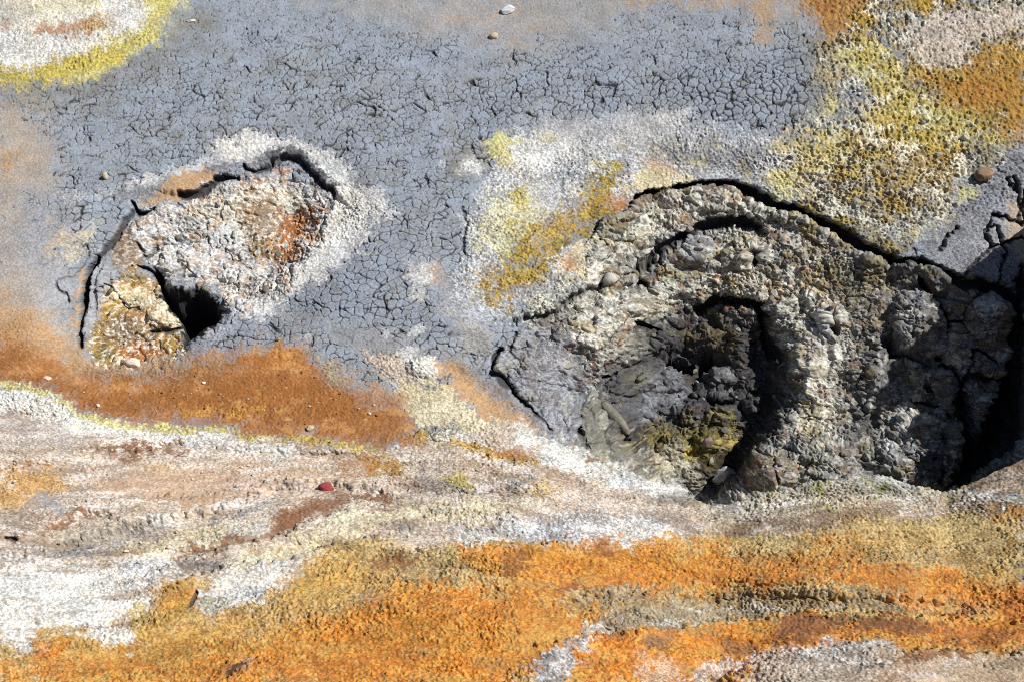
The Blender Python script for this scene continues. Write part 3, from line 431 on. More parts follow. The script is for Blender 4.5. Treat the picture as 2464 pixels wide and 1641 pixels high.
bump(1795, 620, 58, 44, .035); basin('1786 624 1798 608 1824 604 1836 624 1830 650 1806 660', .06, 9, 1); basin('1992 752 2008 760 2018 790 2014 812 2000 812 1990 780', .07, 5, 1); basin('1980 735 2000 732 2004 742 1986 746', .03, 4, .6); bump(2004, 778, 38, 46, .03); basin('1870 800 1888 795 1882 808', .03, 4, .8); bump(1595, 640, 22, 18, .02)
for (x, y, rx, ry, h) in ((2200, 780, 60, 80, .06), (2060, 880, 60, 50, .03), (2200, 1050, 60, 60, .05), (2110, 950, 50, 40, .03), (1980, 1100, 90, 50, .04), (1850, 1130, 70, 50, .05), (2240, 680, 44, 34, .05), (2180, 660, 36, 40, .05), (2100, 650, 40, 40, .03), (2380, 770, 60, 50, .06), (2240, 920, 50, 36, .04), (2340, 880, 50, 40, .03), (1960, 900, 60, 110, .04), (1650, 600, 70, 36, .03), (1400, 790, 70, 60, .03), (1300, 900, 80, 70, .03), (1680, 490, 110, 26, .04), (1500, 550, 60, 34, .03), (2140, 1110, 60, 34, .03), (2300, 1060, 24, 50, .04)): bump(x, y, rx, ry, h, .1)
basin('2110 820 2150 790 2165 840 2250 868 2180 878 2120 862', .07, 16, .7); basin('2220 920 2250 925 2245 950 2220 945', .05, 8, .8); basin('2040 1000 2120 980 2120 1030 2060 1040', .04, 16, .5); basin('1940 1050 1960 1040 1950 1065', .03, 5, .7)
fis('2215 690 2235 715 2262 738 2276 765 2284 800 2276 845 2262 862', [6, 10, 9, 10, 8, 5, 8], .09, 1, 4); fis('2395 690 2360 715 2330 745 2318 775 2280 780', [8, 8, 7, 5, 4], .08, .9, 4); fis('2262 862 2290 900 2315 960 2322 1030 2335 1090', [10, 14, 20, 24, 28], .14, 1, 5); fis('2440 780 2440 860 2430 930 2400 1000 2380 1080', [10, 12, 20, 26, 30], .15, 1, 5)
fis('2285 845 2345 850 2400 870', [5, 7, 5], .07, .9, 4); fis('2345 850 2335 890 2320 930', 6, .07, .9, 4); fis('2190 965 2245 975 2290 1005', [2, 5, 7], .05, .9, 4); fis('2330 910 2380 915 2430 905', [8, 5, 5], .06, .9, 4); fis('2300 1010 2270 1040 2268 1100', 4, .04, .8, 4)
for a in ('2322 662 2350 630 2392 592 2420 586', '2410 690 2408 645 2425 610 2420 586 2464 570', '2390 545 2370 560 2385 590', '2440 425 2452 460 2458 500 2452 530 2464 545', '2264 600 2280 565 2300 550', '2425 430 2455 470', '2464 545 2420 520 2390 520 2380 545', '2420 586 2400 545', '2440 680 2464 650'): fis(a, [4]*(len(P(a))), .05, .9, 5)
basin('1421 955 1430 948 1470 995 1508 1040 1520 1062 1508 1060 1470 1010 1440 985', .06, 6, .9)
fis('1860 1120 1858 1150 1870 1170', 2.5, .03, .9, 3); fis('2250 1100 2270 1140 2260 1165', 6, .06, .9, 4)
fis('1110 500 1125 540 1112 595 1124 620', [3, 2, 3, 1], .02, .8, 5)
basin('2450 640 2480 600 2480 1050 2400 1110 2320 1165 2270 1178 2330 1060 2400 980 2440 860 2436 740', .13, 30, .95, 8)  # right edge shadow: a hollow painted nearly black
# bank marks
for a, st_, R_ in (('-20 1345 120 1320 330 1262 440 1240 560 1215 690 1165 780 1158 900 1180', -.014, 40), ('380 1372 480 1335 600 1300 690 1285 760 1240 860 1225 1000 1240', .013, 36), ('-20 1300 70 1290 160 1245 230 1232 300 1262', -.010, 30),
    ('440 1400 540 1362 700 1345 830 1298 900 1290 1000 1322 1100 1300 1300 1305', .016, 36), ('1330 1545 1480 1525 1640 1508 1800 1488 1940 1474 2040 1464 2140 1474 2300 1486 2470 1500', .014, 36), ('1700 1655 1800 1600 1920 1562 2060 1550 2180 1560 2330 1570 2480 1572', .016, 34),
    ('990 1040 1060 1056 1140 1084 1240 1112 1330 1122 1480 1150', .010, 26), ('1255 1655 1320 1605 1400 1545 1470 1500', -.012, 30), ('1300 1165 1480 1195 1640 1225 1760 1232 1900 1205', .010, 26), ('-20 1120 120 1112 240 1090 420 1068 600 1090 800 1088', -.009, 30), ('960 1190 1100 1178 1260 1190 1400 1230', .009, 26), ('300 1200 500 1190 640 1165 700 1155', .008, 24), ('1330 1455 1500 1420 1700 1438 1900 1428 2100 1432 2300 1450', -.010, 34)):
    fis(a, 1, 0, 0, 9, st_, R_)
fis('470 1430 462 1450 457 1462', 5, .03, .8, 3); fis('10 1298 34 1300', [2, 6], .03, .9, 2); fis('545 1625 560 1605 590 1600', [6, 5, 3], .03, .8, 3); fis('1900 1500 1960 1490 2060 1484', 3, .015, .4, 5)
bump(1018, 884, 42, 28, .016); bump(1070, 1052, 44, 16, .02); bump(600, 1450, 0.1, .1, 0)
for _ in range(2): Q = blur(Q); QG = blur(QG)
# mirror lookup so that the ground goes on past the picture
def look(A, u, v):
    u = np.abs(u); u = np.mod(u, 2*(W-4)); u = np.where(u > W-4, 2*(W-4)-u, u)
    v = np.abs(v); v = np.mod(v, 2*(H-4)); v = np.where(v > H-4, 2*(H-4)-v, v)
    a = u/MS; b = v/MS; i = a.astype(np.int32); j = b.astype(np.int32); fa = (a-i).astype(f32); fb = (b-j).astype(f32)
    if A.ndim == 3: fa = fa[..., None]; fb = fb[..., None]
    return (A[j, i]*(1-fa)+A[j, i+1]*fa)*(1-fb)+(A[j+1, i]*(1-fa)+A[j+1, i+1]*fa)*fb
inside = ss(U, -40, 0)*(1-ss(U, W, W+30))*ss(V, -30, 0)*(1-ss(V, H, H+30))
hid = ss(TC-T, 0, 10)*(1-ss(TC-T, 60, 120))*ss(S, 1300, 1500)     # near wall of the crater, out of sight
ja = noise(X0/.013, Y0/.013, 301); jb = noise(X0/.013, Y0/.013, 302); jc = noise(X0/.04, Y0/.04, 303); jd = noise(X0/.04, Y0/.04, 304)
near = ss(S, 1230, 1300)*np.exp(-((T-TC)/40)**2)*np.where(T > TC, 16, -22)
jf = 1-.85*ss(S, 1230, 1300)*np.exp(-((T-TC)/45)**2)
L = look(M, U+jf*(10*ja+11*jc), V+jf*(7*jb+8*jd)+near)
L2 = look(M, U+60*jc+45*noise(X0/.1, Y0/.1, 305), V+36*jd+26*noise(X0/.1, Y0/.1, 306))
km = ss(fbm(X0/.03, Y0/.03, 3, 307, .7), .05, .4)[..., None]*ss(L[..., 6:7], .22, .5)*ss(L2[..., 6:7], .15, .4)*.75
L = L*(1-km)+L2*km; del L2
c1 = L[..., 0:3]; c2 = L[..., 3:6]; crust = L[..., 6]; crk = L[..., 7]
q = look(Q, U, V)*inside*(1-hid); shade = look(SHADE, U, V)*inside*(1-hid); qg = look(QG, U, V)*inside*(1-hid)
L_pink = np.clip(L[..., 2]/np.maximum(L[..., 0], .01)-.45, 0, 1)*(1-crk)   # pale deposits
L_or = np.clip(1-L[..., 2]/np.maximum(L[..., 0], .01), 0, 1)*ss(L[..., 0], .15, .3)*(1-ss(L[..., 1]/np.maximum(L[..., 0], .01), .55, .75))
del L, ja, jb

# ------------------------------------------------------------------ small relief
in2 = ss(SD2, -10, 30)*m2; in1 = ss(SD1, -6, 20)
zb = h0+q
X = X0+.3*(zb-hb); Y = Y0+1.1*(zb-hb)-.35*hb                                       # unrolled over steep walls
z = (in2*(1-.6*ss(1420-U, 0, 120)))*(.030*fbm(X/.16, Y/.16, 4, 101)+.014*np.abs(noise(X/.06, Y/.06, 111)))
_, eg, cgk = voronoi((X+.02*noise(X/.05, Y/.05, 107))/.075, (Y+.02*noise(X/.05, Y/.05, 108))/.075, 109)
blk = np.maximum(in1, in2*.7)
z = z + in1*(.012*fbm(X/.10, Y/.10, 3, 105)-.006*np.abs(noise(X/.05, Y/.05, 106)))
blk = blk*(1-.35*in1)
z = z + blk*(.016*(cgk-.5)-.016*(1-ss(eg, .02, .16))*ss(noise(X/.15, Y/.15, 110), -.3, .3))
rr = np.sqrt((U-1690)**2+((V-900)*1.25)**2)+30*noise(U/140, V/110, 113)+10*noise(U/40, V/30, 114)
tw = rr/78.; tw = tw-np.floor(tw)
z = z + in2*ss(rr, 210, 260)*(1-ss(rr, 560, 680))*(1-ss(V, 950, 1050))*.024*ss(fbm(U/120, V/90, 3, 115), -.35, .35)*(ss(tw, 0, .25)-tw)
z = z + .0035*fbm(X/.12, Y/.12, 3, 121)
wv = [.006*noise(X/.02, Y/.02, i) for i in (5, 6)]
f1, e1, ch = voronoi((X+wv[0])/.017, (Y+wv[1])/.017, 131)
f1b, _, _ = voronoi((X-wv[1])/.0095, (Y+wv[0])/.0095, 133)
pop = (.75-f1)*.008*(.5+ch) + (.7-f1b)*.0065 + .0055*noise(X/.009, Y/.009, 141)+.008*fbm(X/.035, Y/.035, 2, 145)
z = z + crust*pop*(.45+.9*ss(fbm(X0/.2, Y0/.2, 3, 147), -.4, .5))
z = z*1.
lipm = ss(S, 1180, 1260)*(1-ss(S, 1745, 1800))*np.exp(-(np.maximum(T-TC, 0)/75)**2)*ss(T-TC, -60, -20); z = z*(1-.7*lipm)
strong = np.maximum(ss(S, 1850, 1950)*ss(560-T, 0, 60)*crust*1.1, in2*crust*.5*ss(fbm(X0/.12, Y0/.12, 2, 149), -.5, .4))
worm = 1-np.abs(noise(X/.021, Y/.021, 156))*2
z = z + strong*(.013*fbm(X/.03, Y/.03, 3, 151)-(.007+.009*in2)*ss(noise(X/.022, Y/.022, 155), .12, .5)+.007*worm)
fw = .07*fbm(X0/.5, Y0/.3, 3, 407); strp = .7*fbm(X0/.20, (YF+fw)/.045, 2, 401, .6)+.5*fbm(X0/.05, Y0/.035, 3, 403, .6)                  # layers combed along the bank
bk = ss(T-TC, 0, 40)
z = z + bk*crust*.007*strp
wX = X0+.012*noise(X0/.07, Y0/.07, 161)+.004*noise(X0/.02, Y0/.02, 163); wY = Y0+.012*noise(X0/.07, Y0/.07, 162)+.004*noise(X0/.02, Y0/.02, 164)
cell = .034
fa, ea, ca = voronoi(wX/cell, wY/cell*.9, 171); _, eb, cb = voronoi(wX/.022, wY/.022, 173)
wide = np.clip(.5+.65*fbm(X0/.5, Y0/.5, 3, 181)+.35*noise(X0/.22, Y0/.16, 182)+.6*noise(X0/.06, Y0/.06, 183), 0, 1.5)
wide = wide+1.15*np.exp(-((U-1790)/190)**2-((V-235)/65)**2)+.25*np.exp(-((U-980)/140)**2-((V-520)/120)**2)+.15*np.exp(-((U-1200)/500)**2-((V-270)/90)**2)
wide = wide*(.25+.75*ss(V+.05*U, 60, 230))
crk = ss(crk, .35, .9)
cka = crk*(1-ss(ea*cell, 0.*wide, .0016+.0025*wide))*ss(wide+.8*noise(X0/.026, Y0/.026, 169), .05, .4)
ckb = .3*crk*(1-ss(eb*.022, .0008, .0024))*ss(noise(X0/.08, Y0/.08, 185), .0, .5)
_, ec, _ = voronoi((X0+.035*noise(X0/.09, Y0/.09, 165))/.12, (Y0+.035*noise(X0/.09, Y0/.09, 166)-.3*X0)/.075, 175)
ckc_ = crk*(1-ss(ec*.09, .002, .0062))*ss(noise(X0/.11, Y0/.11, 167), -.25, .2)*ss(wide, .15, .5)
ck = np.maximum(np.maximum(cka, ckb), ckc_)
z = z - .009*ck**1.3 + crk*.0012*(ca-.5)
z = z + .0012*noise(X/.008, Y/.008, 191)
gr = ss(noise(X/.012, Y/.012, 195), .52, .8)*ss(noise(X/.4, Y/.4, 197)+.2, 0, .6)*(1-crk*.7)
z = z + .004*gr
z = z*(1-.8*ss(shade, .15, .7))
def grad(A, ax): return np.gradient(A, axis=ax).astype(f32)
tx = np.stack([grad(X0, 1), grad(Y0, 1), grad(zb, 1)], -1); ty = np.stack([grad(X0, 0), grad(Y0, 0), grad(zb, 0)], -1)
nn = np.cross(ty, tx); nn /= np.linalg.norm(nn, axis=-1, keepdims=True)+1e-12
if nn[NY//2, NX//2, 2] < 0: nn = -nn
for _ in range(4): nn = blur(nn)
nn /= np.linalg.norm(nn, axis=-1, keepdims=True)
jx = (in2+.4*in1)*(.010*fbm(X/.06, Y/.06, 3, 201)); jy = (in2+.4*in1)*(.010*fbm(X/.06, Y/.06, 3, 207))
XN, YN = X, Y
X = X0+nn[..., 0]*z+jx+crust*.002*noise(XN/.012, YN/.012, 211); Y = Y0+nn[..., 1]*z+jy+1.05*qg; z = zb+nn[..., 2]*z
del nn, tx, ty

# ------------------------------------------------------------------ colour of the ground
n1 = fbm(XN/.014, YN/.014, 3, 221, .7); n2 = fbm(XN/.09, YN/.09, 4, 231, .6); n3 = noise(XN/.0055, YN/.0055, 241)
k = ss(1.05*n1+.5*n2+.45*n3+.35*bk*strp, -.38, .42)
hi = ss(f1, .25, .75)*crust
k = np.clip(k*.8+.2-.35*(hi-.3)*crust, 0, 1)[..., None]  # pits of the crust get the darker colour, imitating their shade
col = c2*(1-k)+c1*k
col = col*(1+.10*n3+.07*n2)[..., None]
fl = .62*fbm(X0/.24+7, (YF+fw*1.2)/.055, 3, 411, .6); fg = fbm(X0/.013, Y0/.011, 3, 415, .75); st2 = fl+.42*fg; st3 = .9*fl-.5*fg
pk = bk*ss(L_pink, 0, .15)*(1-.7*lipm)
ks = (ss(st2, .10, .26)*pk*.7)[..., None]; col = col*(1-ks)+ks*(lin((150,126,104))*K).astype(f32)
ks = (ss(-st3, .12, .28)*pk*.7)[..., None]; col = col*(1-ks)+ks*(lin((232,228,224))*K).astype(f32)
def stain(mask, c):
    global col
    mk = np.clip(mask, 0, 1)[..., None]; col = col*(1-mk)+mk*(lin(c)*K).astype(f32)
orn = bk*ss(crust, .65, .8)*np.clip((L_or-.35)*4, 0, 1)
g1 = fbm(XN/.020, YN/.018, 4, 421, .7); g2 = fbm(XN/.11, YN/.09, 4, 423, .65); g3 = fbm(XN/.016, YN/.015, 3, 425, .7); g4 = fbm(XN/.07, YN/.07, 4, 427, .65)
stain(orn*ss(g1+.5*g2, .02, .30)*.55, (222,186,98)); stain(orn*ss(-g1+.5*g4, .16, .40)*.75, (134,88,40)); stain(orn*ss(g3-.6*g2, .18, .42)*.4, (168,150,112))
stain(orn*ss(g4+.5*g3, .18, .40)*.35, (226,110,28)); g6 = fbm(X0/.22, YF/.10, 4, 435, .62)
stain(orn*ss(g6+.45*g1, .0, .3)*.55, (196,160,88)); stain(orn*ss(-g6+.45*g3, .12, .36)*.5, (166,140,92))
rim = ss(SD2, -230, -120)*(1-in2)*(1-bk)*ss(crust, .45, .7)
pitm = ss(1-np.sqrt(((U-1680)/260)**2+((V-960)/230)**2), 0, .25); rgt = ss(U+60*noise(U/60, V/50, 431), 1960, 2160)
ins = in2*(1-shade)*ss(crust, .3, .6)*(1-.65*pitm)*(1-.55*rgt)
ins2 = in2*(1-shade)*(.8*pitm*ss(V, 1010, 900)*0+.7*rgt+.75*pitm*(1-ss(V, 1010, 1060)))
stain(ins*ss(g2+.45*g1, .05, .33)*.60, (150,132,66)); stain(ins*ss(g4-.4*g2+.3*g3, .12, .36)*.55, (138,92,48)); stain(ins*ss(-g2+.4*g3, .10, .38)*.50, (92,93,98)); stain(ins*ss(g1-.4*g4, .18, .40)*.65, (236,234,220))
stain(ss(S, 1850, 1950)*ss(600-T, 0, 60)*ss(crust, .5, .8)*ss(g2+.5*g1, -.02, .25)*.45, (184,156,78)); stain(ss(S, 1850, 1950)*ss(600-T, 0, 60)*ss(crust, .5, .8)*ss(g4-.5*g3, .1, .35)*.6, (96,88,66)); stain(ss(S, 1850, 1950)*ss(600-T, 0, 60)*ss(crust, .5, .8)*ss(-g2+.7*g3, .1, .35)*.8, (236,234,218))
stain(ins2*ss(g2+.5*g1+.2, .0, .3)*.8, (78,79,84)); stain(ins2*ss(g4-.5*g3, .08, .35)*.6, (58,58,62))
rg3 = in2*(1-shade)*rgt*(1-pitm); g5 = fbm(XN/.045, YN/.045, 4, 433, .7)
stain(rg3*ss(g5+.4*g3, .10, .32)*.7, (206,203,190)); stain(rg3*ss(g2-.5*g5, .14, .36)*.5, (150,126,72))
lft = ss(U, 1400, 1480)
stain(in2*(1-shade)*(1-rgt)*(1-pitm)*(.3+.7*lft)*ss(g5-.3*g4, .10, .34)*.4, (226,227,220)); stain(in2*(1-shade)*(1-pitm)*ss(-g5+.4*g2, .08, .34)*.55, (104,105,106)); stain(lft*in2*(1-shade)*(1-pitm)*ss(-g1+.5*g4, .28, .48)*.35, (160,106,56))
stain(rim*ss(g2+.5*g1, .10, .42)*.45, (206,190,104)); stain(rim*ss(-g4+.6*g3, .02, .32)*.75, (138,140,144)); stain(rim*ss(g4*.6-g1, .25, .5)*.6, (92,90,84))
i1 = in1*ss(crust, .3, .5)
stain(i1*ss(1-np.sqrt(((U-705)/75)**2+((V-560)/85)**2), 0, .6)*ss(g1+.5*g4+.15, 0, .3)*.8, (186,110,44)); stain(i1*ss(g4+.6*g3, .1, .35)*.5, (150,104,58))
stain(i1*ss(g4+.5*g1, .05, .33)*.55, (182,144,98)); stain(i1*ss(g2-.5*g3, .16, .40)*.35, (132,108,84)); stain(i1*ss(g1-.3*g2, .02, .26)*.75, (240,236,226))
rb = ss(L_or, .45, .6)*(1-bk)*(1-ss(crust, .4, .5))*(1-in1)
stain(rb*ss(g2+.3*g1, .08, .42)*.5, (206,156,100)); stain(rb*ss(g4-.4*g1, .12, .42)*.45, (146,90,42)); stain(rb*ss(g1, .36, .5)*.6, (222,190,150)); stain(rb*ss(-g3, .36, .52)*.6, (100,64,34))
tint = fbm(X0/.25, Y0/.25, 3, 251)[..., None]*f32(.08)
col = col*(1+tint*np.array([1., .2, -.9], f32))
blis = (crk*(1-ss(fa, .12, .42))*ss(ca+.5*n2, .45, .8)*ss(V, 60, 200)*.6)[..., None]; col = col*(1-blis)+blis*(lin((132,126,110))*K).astype(f32)
bluish = (crk*.5*ss(n2, -.2, .6))[..., None]
col = col*(1-bluish)+bluish*(lin((150,162,178))*K).astype(f32)
ckc = (np.maximum(np.clip(ck*1.15, 0, .93), shade*.93))[..., None]
col = col*(1-ckc)+ckc*np.array([.022, .021, .022], f32)  # mud cracks darkened; openings near-black, their shade painted in
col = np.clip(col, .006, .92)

# ------------------------------------------------------------------ materials
def ground_mat(name):
    m = bpy.data.materials.new(name); m.use_nodes = True; nt = m.node_tree; n = nt.nodes; l = nt.links
    b = n['Principled BSDF']; b.inputs['Roughness'].default_value = .92; b.inputs['Specular IOR Level'].default_value = .25
    a = n.new('ShaderNodeAttribute'); a.attribute_name = 'Col'
    g = n.new('ShaderNodeNewGeometry')
    t = n.new('ShaderNodeTexNoise'); t.inputs['Scale'].default_value = 330; t.inputs['Detail'].default_value = 3; t.inputs['Roughness'].default_value = .7
    l.new(g.outputs['Position'], t.inputs['Vector'])
    mr = n.new('ShaderNodeMapRange'); mr.inputs[1].default_value = .3; mr.inputs[2].default_value = .7; mr.inputs[3].default_value = .78; mr.inputs[4].default_value = 1.2
    l.new(t.outputs['Fac'], mr.inputs[0])
    mx = n.new('ShaderNodeVectorMath'); mx.operation = 'SCALE'; l.new(a.outputs['Color'], mx.inputs[0]); l.new(mr.outputs[0], mx.inputs['Scale'])
    l.new(mx.outputs[0], b.inputs['Base Color'])
    bp = n.new('ShaderNodeBump'); bp.inputs['Distance'].default_value = .003; bp.inputs['Strength'].default_value = .6
    l.new(t.outputs['Fac'], bp.inputs['Height']); l.new(bp.outputs[0], b.inputs['Normal'])
    return m
gm = ground_mat('mineral crust and mud')
co = np.stack([X, Y, z], -1).reshape(-1, 3).astype(f32)
colf = np.concatenate([col.reshape(-1, 3), np.ones((NX*NY, 1), f32)], 1).astype(f32)
a = (np.arange(NY-1)[:, None]*NX+np.arange(NX-1)[None, :])
quads = np.stack([a, a+NX, a+NX+1, a+1], -1)        # wound so that normals point up (rows run towards the camera)
Sf = S[:-1, :-1]; Tf = T[:-1, :-1]
bankf = Tf > TC[:-1, :-1]
c2f = (SD2[:-1, :-1] > 0) & ~bankf & (Sf < 2700); c1f = (SD1[:-1, :-1] > 0)
regs = [('bank', bankf), ('large_crater', c2f), ('small_crater', c1f), ('mud_flat', ~(bankf | c2f | c1f))]
for name, msk in regs:
    qd = quads[msk]; ids, inv = np.unique(qd.ravel(), return_inverse=True)
    me = bpy.data.meshes.new(name); me.vertices.add(len(ids)); me.vertices.foreach_set('co', co[ids].ravel())
    nq = len(qd); me.loops.add(nq*4); me.loops.foreach_set('vertex_index', inv.astype(np.int32).ravel())
    me.polygons.add(nq); me.polygons.foreach_set('loop_start', np.arange(0, nq*4, 4, dtype=np.int32)); me.polygons.foreach_set('use_smooth', np.ones(nq, bool))
    me.update(calc_edges=True)
    at = me.color_attributes.new('Col', 'FLOAT_COLOR', 'POINT'); at.data.foreach_set('color', colf[ids].ravel())
    me.materials.append(gm)
    o = bpy.data.objects.new(name, me); o['kind'] = 'structure'; C.objects.link(o)

# ------------------------------------------------------------------ stones
PU, PV = project(X, Y, z)
def find(u, v):
    """the spot of ground seen at this place of the photograph"""
    d = (PU-u)**2+(PV-v)**2
    c = np.where(d.ravel() < 9)[0]
    if len(c) == 0: c = np.array([np.argmin(d)])
    Yc = Y.ravel()[c]; i = c[np.argmin(Yc+.0*Yc)]
    return np.array([X.ravel()[i], Y.ravel()[i], z.ravel()[i]])
def stone_mat(name, a, b, sc=60, rough=.85):
    m = bpy.data.materials.new(name); m.use_nodes = True; nt = m.node_tree; n = nt.nodes; l = nt.links
    p = n['Principled BSDF']; p.inputs['Roughness'].default_value = rough; p.inputs['Specular IOR Level'].default_value = .3
    tc = n.new('ShaderNodeTexCoord'); t = n.new('ShaderNodeTexNoise'); t.inputs['Scale'].default_value = sc; t.inputs['Detail'].default_value = 6; t.inputs['Roughness'].default_value = .7
    l.new(tc.outputs['Object'], t.inputs['Vector']); r = n.new('ShaderNodeValToRGB'); r.color_ramp.elements[0].position = .35; r.color_ramp.elements[1].position = .65
    r.color_ramp.elements[0].color = (*(lin(a)*K), 1); r.color_ramp.elements[1].color = (*(lin(b)*K), 1)
    l.new(t.outputs['Fac'], r.inputs[0]); l.new(r.outputs[0], p.inputs['Base Color'])
    bp = n.new('ShaderNodeBump'); bp.inputs['Distance'].default_value = .004; bp.inputs['Strength'].default_value = .7; l.new(t.outputs['Fac'], bp.inputs['Height']); l.new(bp.outputs[0], p.inputs['Normal'])
    return m
def stone(name, label, u, v, wpx, dpx, hpx, mat, seed, rot=0, cuts=7, rough=.10, sink=.25, cat='stone', group=None, sub=4, tilt=0):
    r = np.random.RandomState(seed)
    bm = bmesh.new(); bmesh.ops.create_icosphere(bm, subdivisions=sub, radius=1)
    V_ = np.array([w.co[:] for w in bm.verts])
    for _ in range(cuts):                                     # flat broken faces
        nrm = r.randn(3); nrm /= np.linalg.norm(nrm); off = .62+.25*r.rand()
        d = V_@nrm-off; V_ = V_-np.outer(np.maximum(d, 0)*.98, nrm)
    n_ = fbm(V_[:, 0]*1.7+seed, V_[:, 1]*1.7+V_[:, 2]*1.3, 3, seed, .5); n2_ = fbm(V_[:, 0]*6+V_[:, 2]*5, V_[:, 1]*6-V_[:, 2]*4, 2, seed+5)
    V_ = V_*(1+rough*1.4*n_+rough*.35*n2_)[:, None]
    p = find(u, v); dist = np.linalg.norm(p-CP); m = dist/F
    sc = np.array([wpx/2*m, dpx/2*m, hpx/2*m]); V_ = V_*sc
    for w, c in zip(bm.verts, V_): w.co = c
    for f in bm.faces: f.smooth = sub > 3
    me = bpy.data.meshes.new(name); bm.to_mesh(me); bm.free(); me.materials.append(mat)
    o = bpy.data.objects.new(name, me); C.objects.link(o); o.location = (p[0], p[1], p[2]+sc[2]*(1-2*sink)); o.rotation_euler = (tilt, 0, rot)
    o['label'] = label; o['category'] = cat
    if group: o['group'] = group
    return o
m_white = stone_mat('pale grey stone', (196,202,208), (225,228,230), 25); m_tan = stone_mat('tan stone', (176,160,132), (206,192,165), 40)
m_red = stone_mat('dark red stone', (126,44,52), (168,78,76), 50); m_pinkw = stone_mat('whitish pink stone', (210,188,168), (238,225,210), 40)
m_cob = stone_mat('greenish brown stone', (96,98,84), (170,126,96), 22); m_dark = stone_mat('charcoal mud clod', (62,62,68), (120,118,122), 40); m_chalk = stone_mat('white mineral clod', (205,200,196), (246,244,242), 60); m_mauve = stone_mat('mauve brown pebble', (120,92,88), (150,130,132), 40); m_slab = stone_mat('olive grey mud slab', (104,102,90), (140,136,122), 60); m_gcl = stone_mat('grey ash clod', (110,108,104), (190,188,184), 60)
stone('stone', 'pale blue-grey flat stone on the mud at the top, the largest on the grey flat', 1219, 26, 42, 26, 20, m_white, 3, .15, 8, .07)
stone('pebble', 'small tan pebble just below the pale flat stone at the top', 1189, 87, 24, 18, 14, m_tan, 8, .2, 4, .07, cat='pebble')
stone('pebble', 'small beige pebble standing on cracked grey mud above the small crater', 256, 426, 16, 16, 20, m_tan, 12, .5, 5, .08, cat='pebble')
stone('stone', 'rounded greenish brown stone on grey ash at the right edge above the large crater', 2368, 426, 44, 34, 32, m_cob, 21, .3, 4, .08)
stone('stone', 'dark red angular stone on the pale pink bank', 787, 1174, 40, 32, 28, m_red, 32, .2, 8, .10)
stone('stone', 'whitish angular stone lying at the near edge of the small crater', 318, 876, 46, 32, 28, m_pinkw, 41, -.5, 8, .10, tilt=.2)
stone('pebble', 'smooth mauve brown pebble on the yellow floor of the large crater', 1703, 1066, 26, 22, 26, m_mauve, 52, .2, 3, .06, cat='pebble')
stone('clod', 'pale grey clod at the dark bottom of the large crater beside the bank', 1742, 1150, 62, 42, 40, m_gcl, 61, .3, 6, .16, cat='clod')
stone('slab', 'long olive grey mud slab leaning in the left side of the large crater', 1475, 1000, 134, 30, 30, m_slab, 70, -.98, 3, .05, .35, cat='slab')
stone('pebble', 'tiny white pebble on the brown band below the small crater, left one', 237, 974, 11, 9, 8, m_chalk, 81, 0, 5, .1, sub=3, cat='pebble')
stone('pebble', 'flat cream pebble on the brown band at the far left', 114, 908, 22, 12, 7, m_pinkw, 82, 0, 5, .1, sub=3, cat='pebble')
stone('pebble', 'tiny white pebble in the middle of the brown band right of the crater stone', 491, 919, 10, 7, 6, m_chalk, 83, 0, 5, .1, sub=3, cat='pebble')
stone('pebble', 'small tan pebble at the lower yellow edge of the brown band', 745, 1029, 22, 15, 14, m_tan, 84, .3, 6, .1, sub=3, cat='pebble')
stone('pebble', 'tiny round white pebble at the right end of the brown band', 888, 993, 9, 8, 8, m_chalk, 85, 0, 3, .05, sub=3, cat='pebble')
stone('pebble', 'small pinkish pebble on grey mud near the yellow deposit at the top left', 459, 50, 22, 10, 7, m_pinkw, 86, 0, 5, .1, sub=3, cat='pebble')
stone('clod', 'little grey clod in the crack at the left rim of the large crater', 1199, 886, 24, 20, 22, m_gcl, 93, .3, 5, .14, cat='clod')
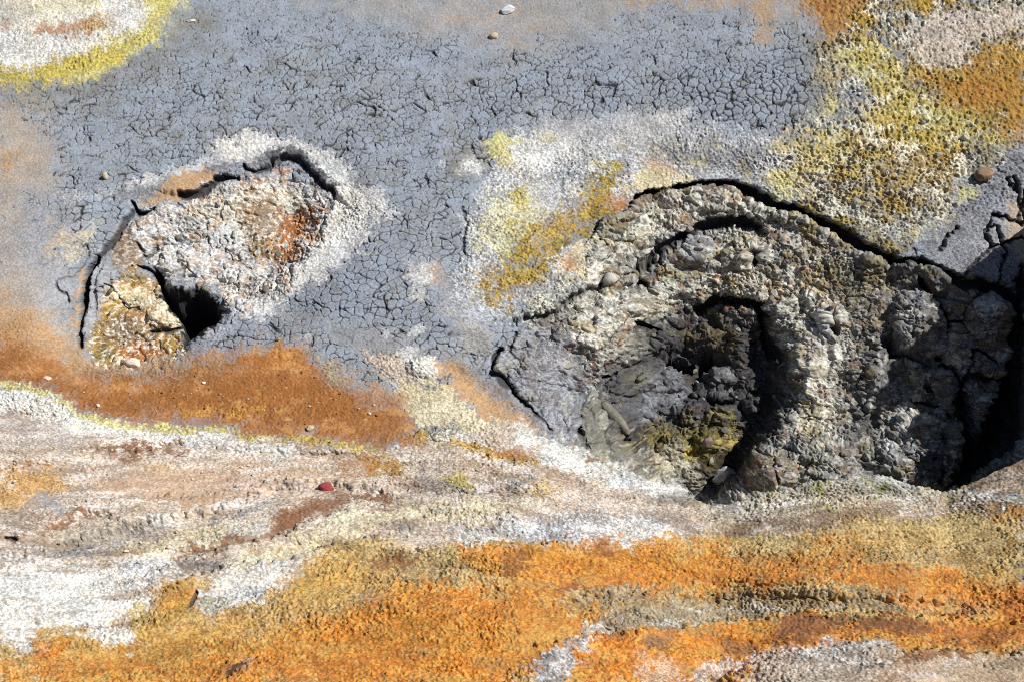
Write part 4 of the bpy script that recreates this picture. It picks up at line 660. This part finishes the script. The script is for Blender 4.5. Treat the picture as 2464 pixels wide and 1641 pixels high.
# ------------------------------------------------------------------ loose rubble: angular crumbs, each its own object
def rubble(name, label, cat, group, n, poly, lo, hi, mats, seed, sink=.3):
    r = np.random.RandomState(seed); protos = []
    pts = P(poly); xs = [p[0] for p in pts]; ys = [p[1] for p in pts]
    for i in range(n):
        while True:
            u, v = r.uniform(min(xs), max(xs)), r.uniform(min(ys), max(ys))
            if sdf(np.array([[u]]), np.array([[v]]), pts)[0, 0] > 0: break
        w = lo+(hi-lo)*r.rand()**2.2; mt = mats[i % len(mats)]
        if i < 6:
            o = stone(name, label, u, v, w, w*(.6+.35*r.rand()), w*(.45+.3*r.rand()), mt, seed*31+i, r.rand()*6.28, 10, .13, sink, cat, group, 3, (r.rand()-.5)*.7)
            o['w0'] = float(w); protos.append(o)
        else:
            o = protos[i % 6].copy(); C.objects.link(o); p = find(u, v); k_ = w/protos[i % 6]['w0']
            o.scale = (k_*(.8+.4*r.rand()), k_*(.8+.4*r.rand()), k_*(.8+.4*r.rand())); o.rotation_euler = ((r.rand()-.5)*1.2, (r.rand()-.5)*1.2, r.rand()*6.28)
            o.location = (p[0], p[1], p[2]+.12*w*1.5e-3)
    for o in protos: del o['w0']
m_bl = stone_mat('broken pale crust', (132,128,118), (222,218,204), 45); m_br = stone_mat('brown grit', (128,86,48), (176,118,66), 60)
rubble('crumb', 'angular grey crumb lying on the rough floor of the large crater', 'crumb', 'grey crumbs scattered in the large crater', 110,
       '1420 600 1560 560 1800 560 1980 620 2120 700 2260 760 2290 1000 2200 1110 1980 1110 1800 1120 1640 1120 1540 1060 1440 900 1340 800', 7, 26, [m_gcl, m_dark, m_slab, m_gcl, m_dark, m_slab], 5, .45)
rubble('crumb', 'pale broken crust crumb lying on the floor of the small crater', 'crumb', 'pale crumbs scattered in the small crater', 70,
       '250 700 330 540 480 470 640 440 760 480 720 600 640 700 560 740 470 690 380 640 330 660 350 720 420 780 400 850 260 850', 6, 22, [m_bl, m_bl, m_slab, m_gcl, m_bl, m_bl], 6, .45)
rubble('grit_stone', 'tiny rust brown grit stone scattered on the brown band below the small crater', 'grit', 'rust brown grit on the brown band', 60,
       '60 860 200 930 460 900 700 860 900 960 960 1030 760 1030 560 1010 300 990 160 940', 4, 10, [m_br, m_tan, m_br], 9)
rubble('crumb', 'small pale crust crumb lying on the banded pale slope', 'crumb', 'pale crumbs on the banded slope', 70,
       '20 1010 400 1060 900 1110 1300 1110 1560 1200 1400 1280 900 1270 600 1370 100 1520 20 1500', 5, 16, [m_bl, m_pinkw, m_chalk, m_tan], 10)
rubble('crumb', 'small crust crumb lying on the yellow and white crust right above the large crater', 'crumb', 'crumbs on the yellow and white crust', 50,
       '1900 330 2080 120 2180 200 2420 350 2330 440 2260 560 2100 540 1920 460', 7, 20, [m_bl, m_gcl, m_pinkw, m_bl], 12)
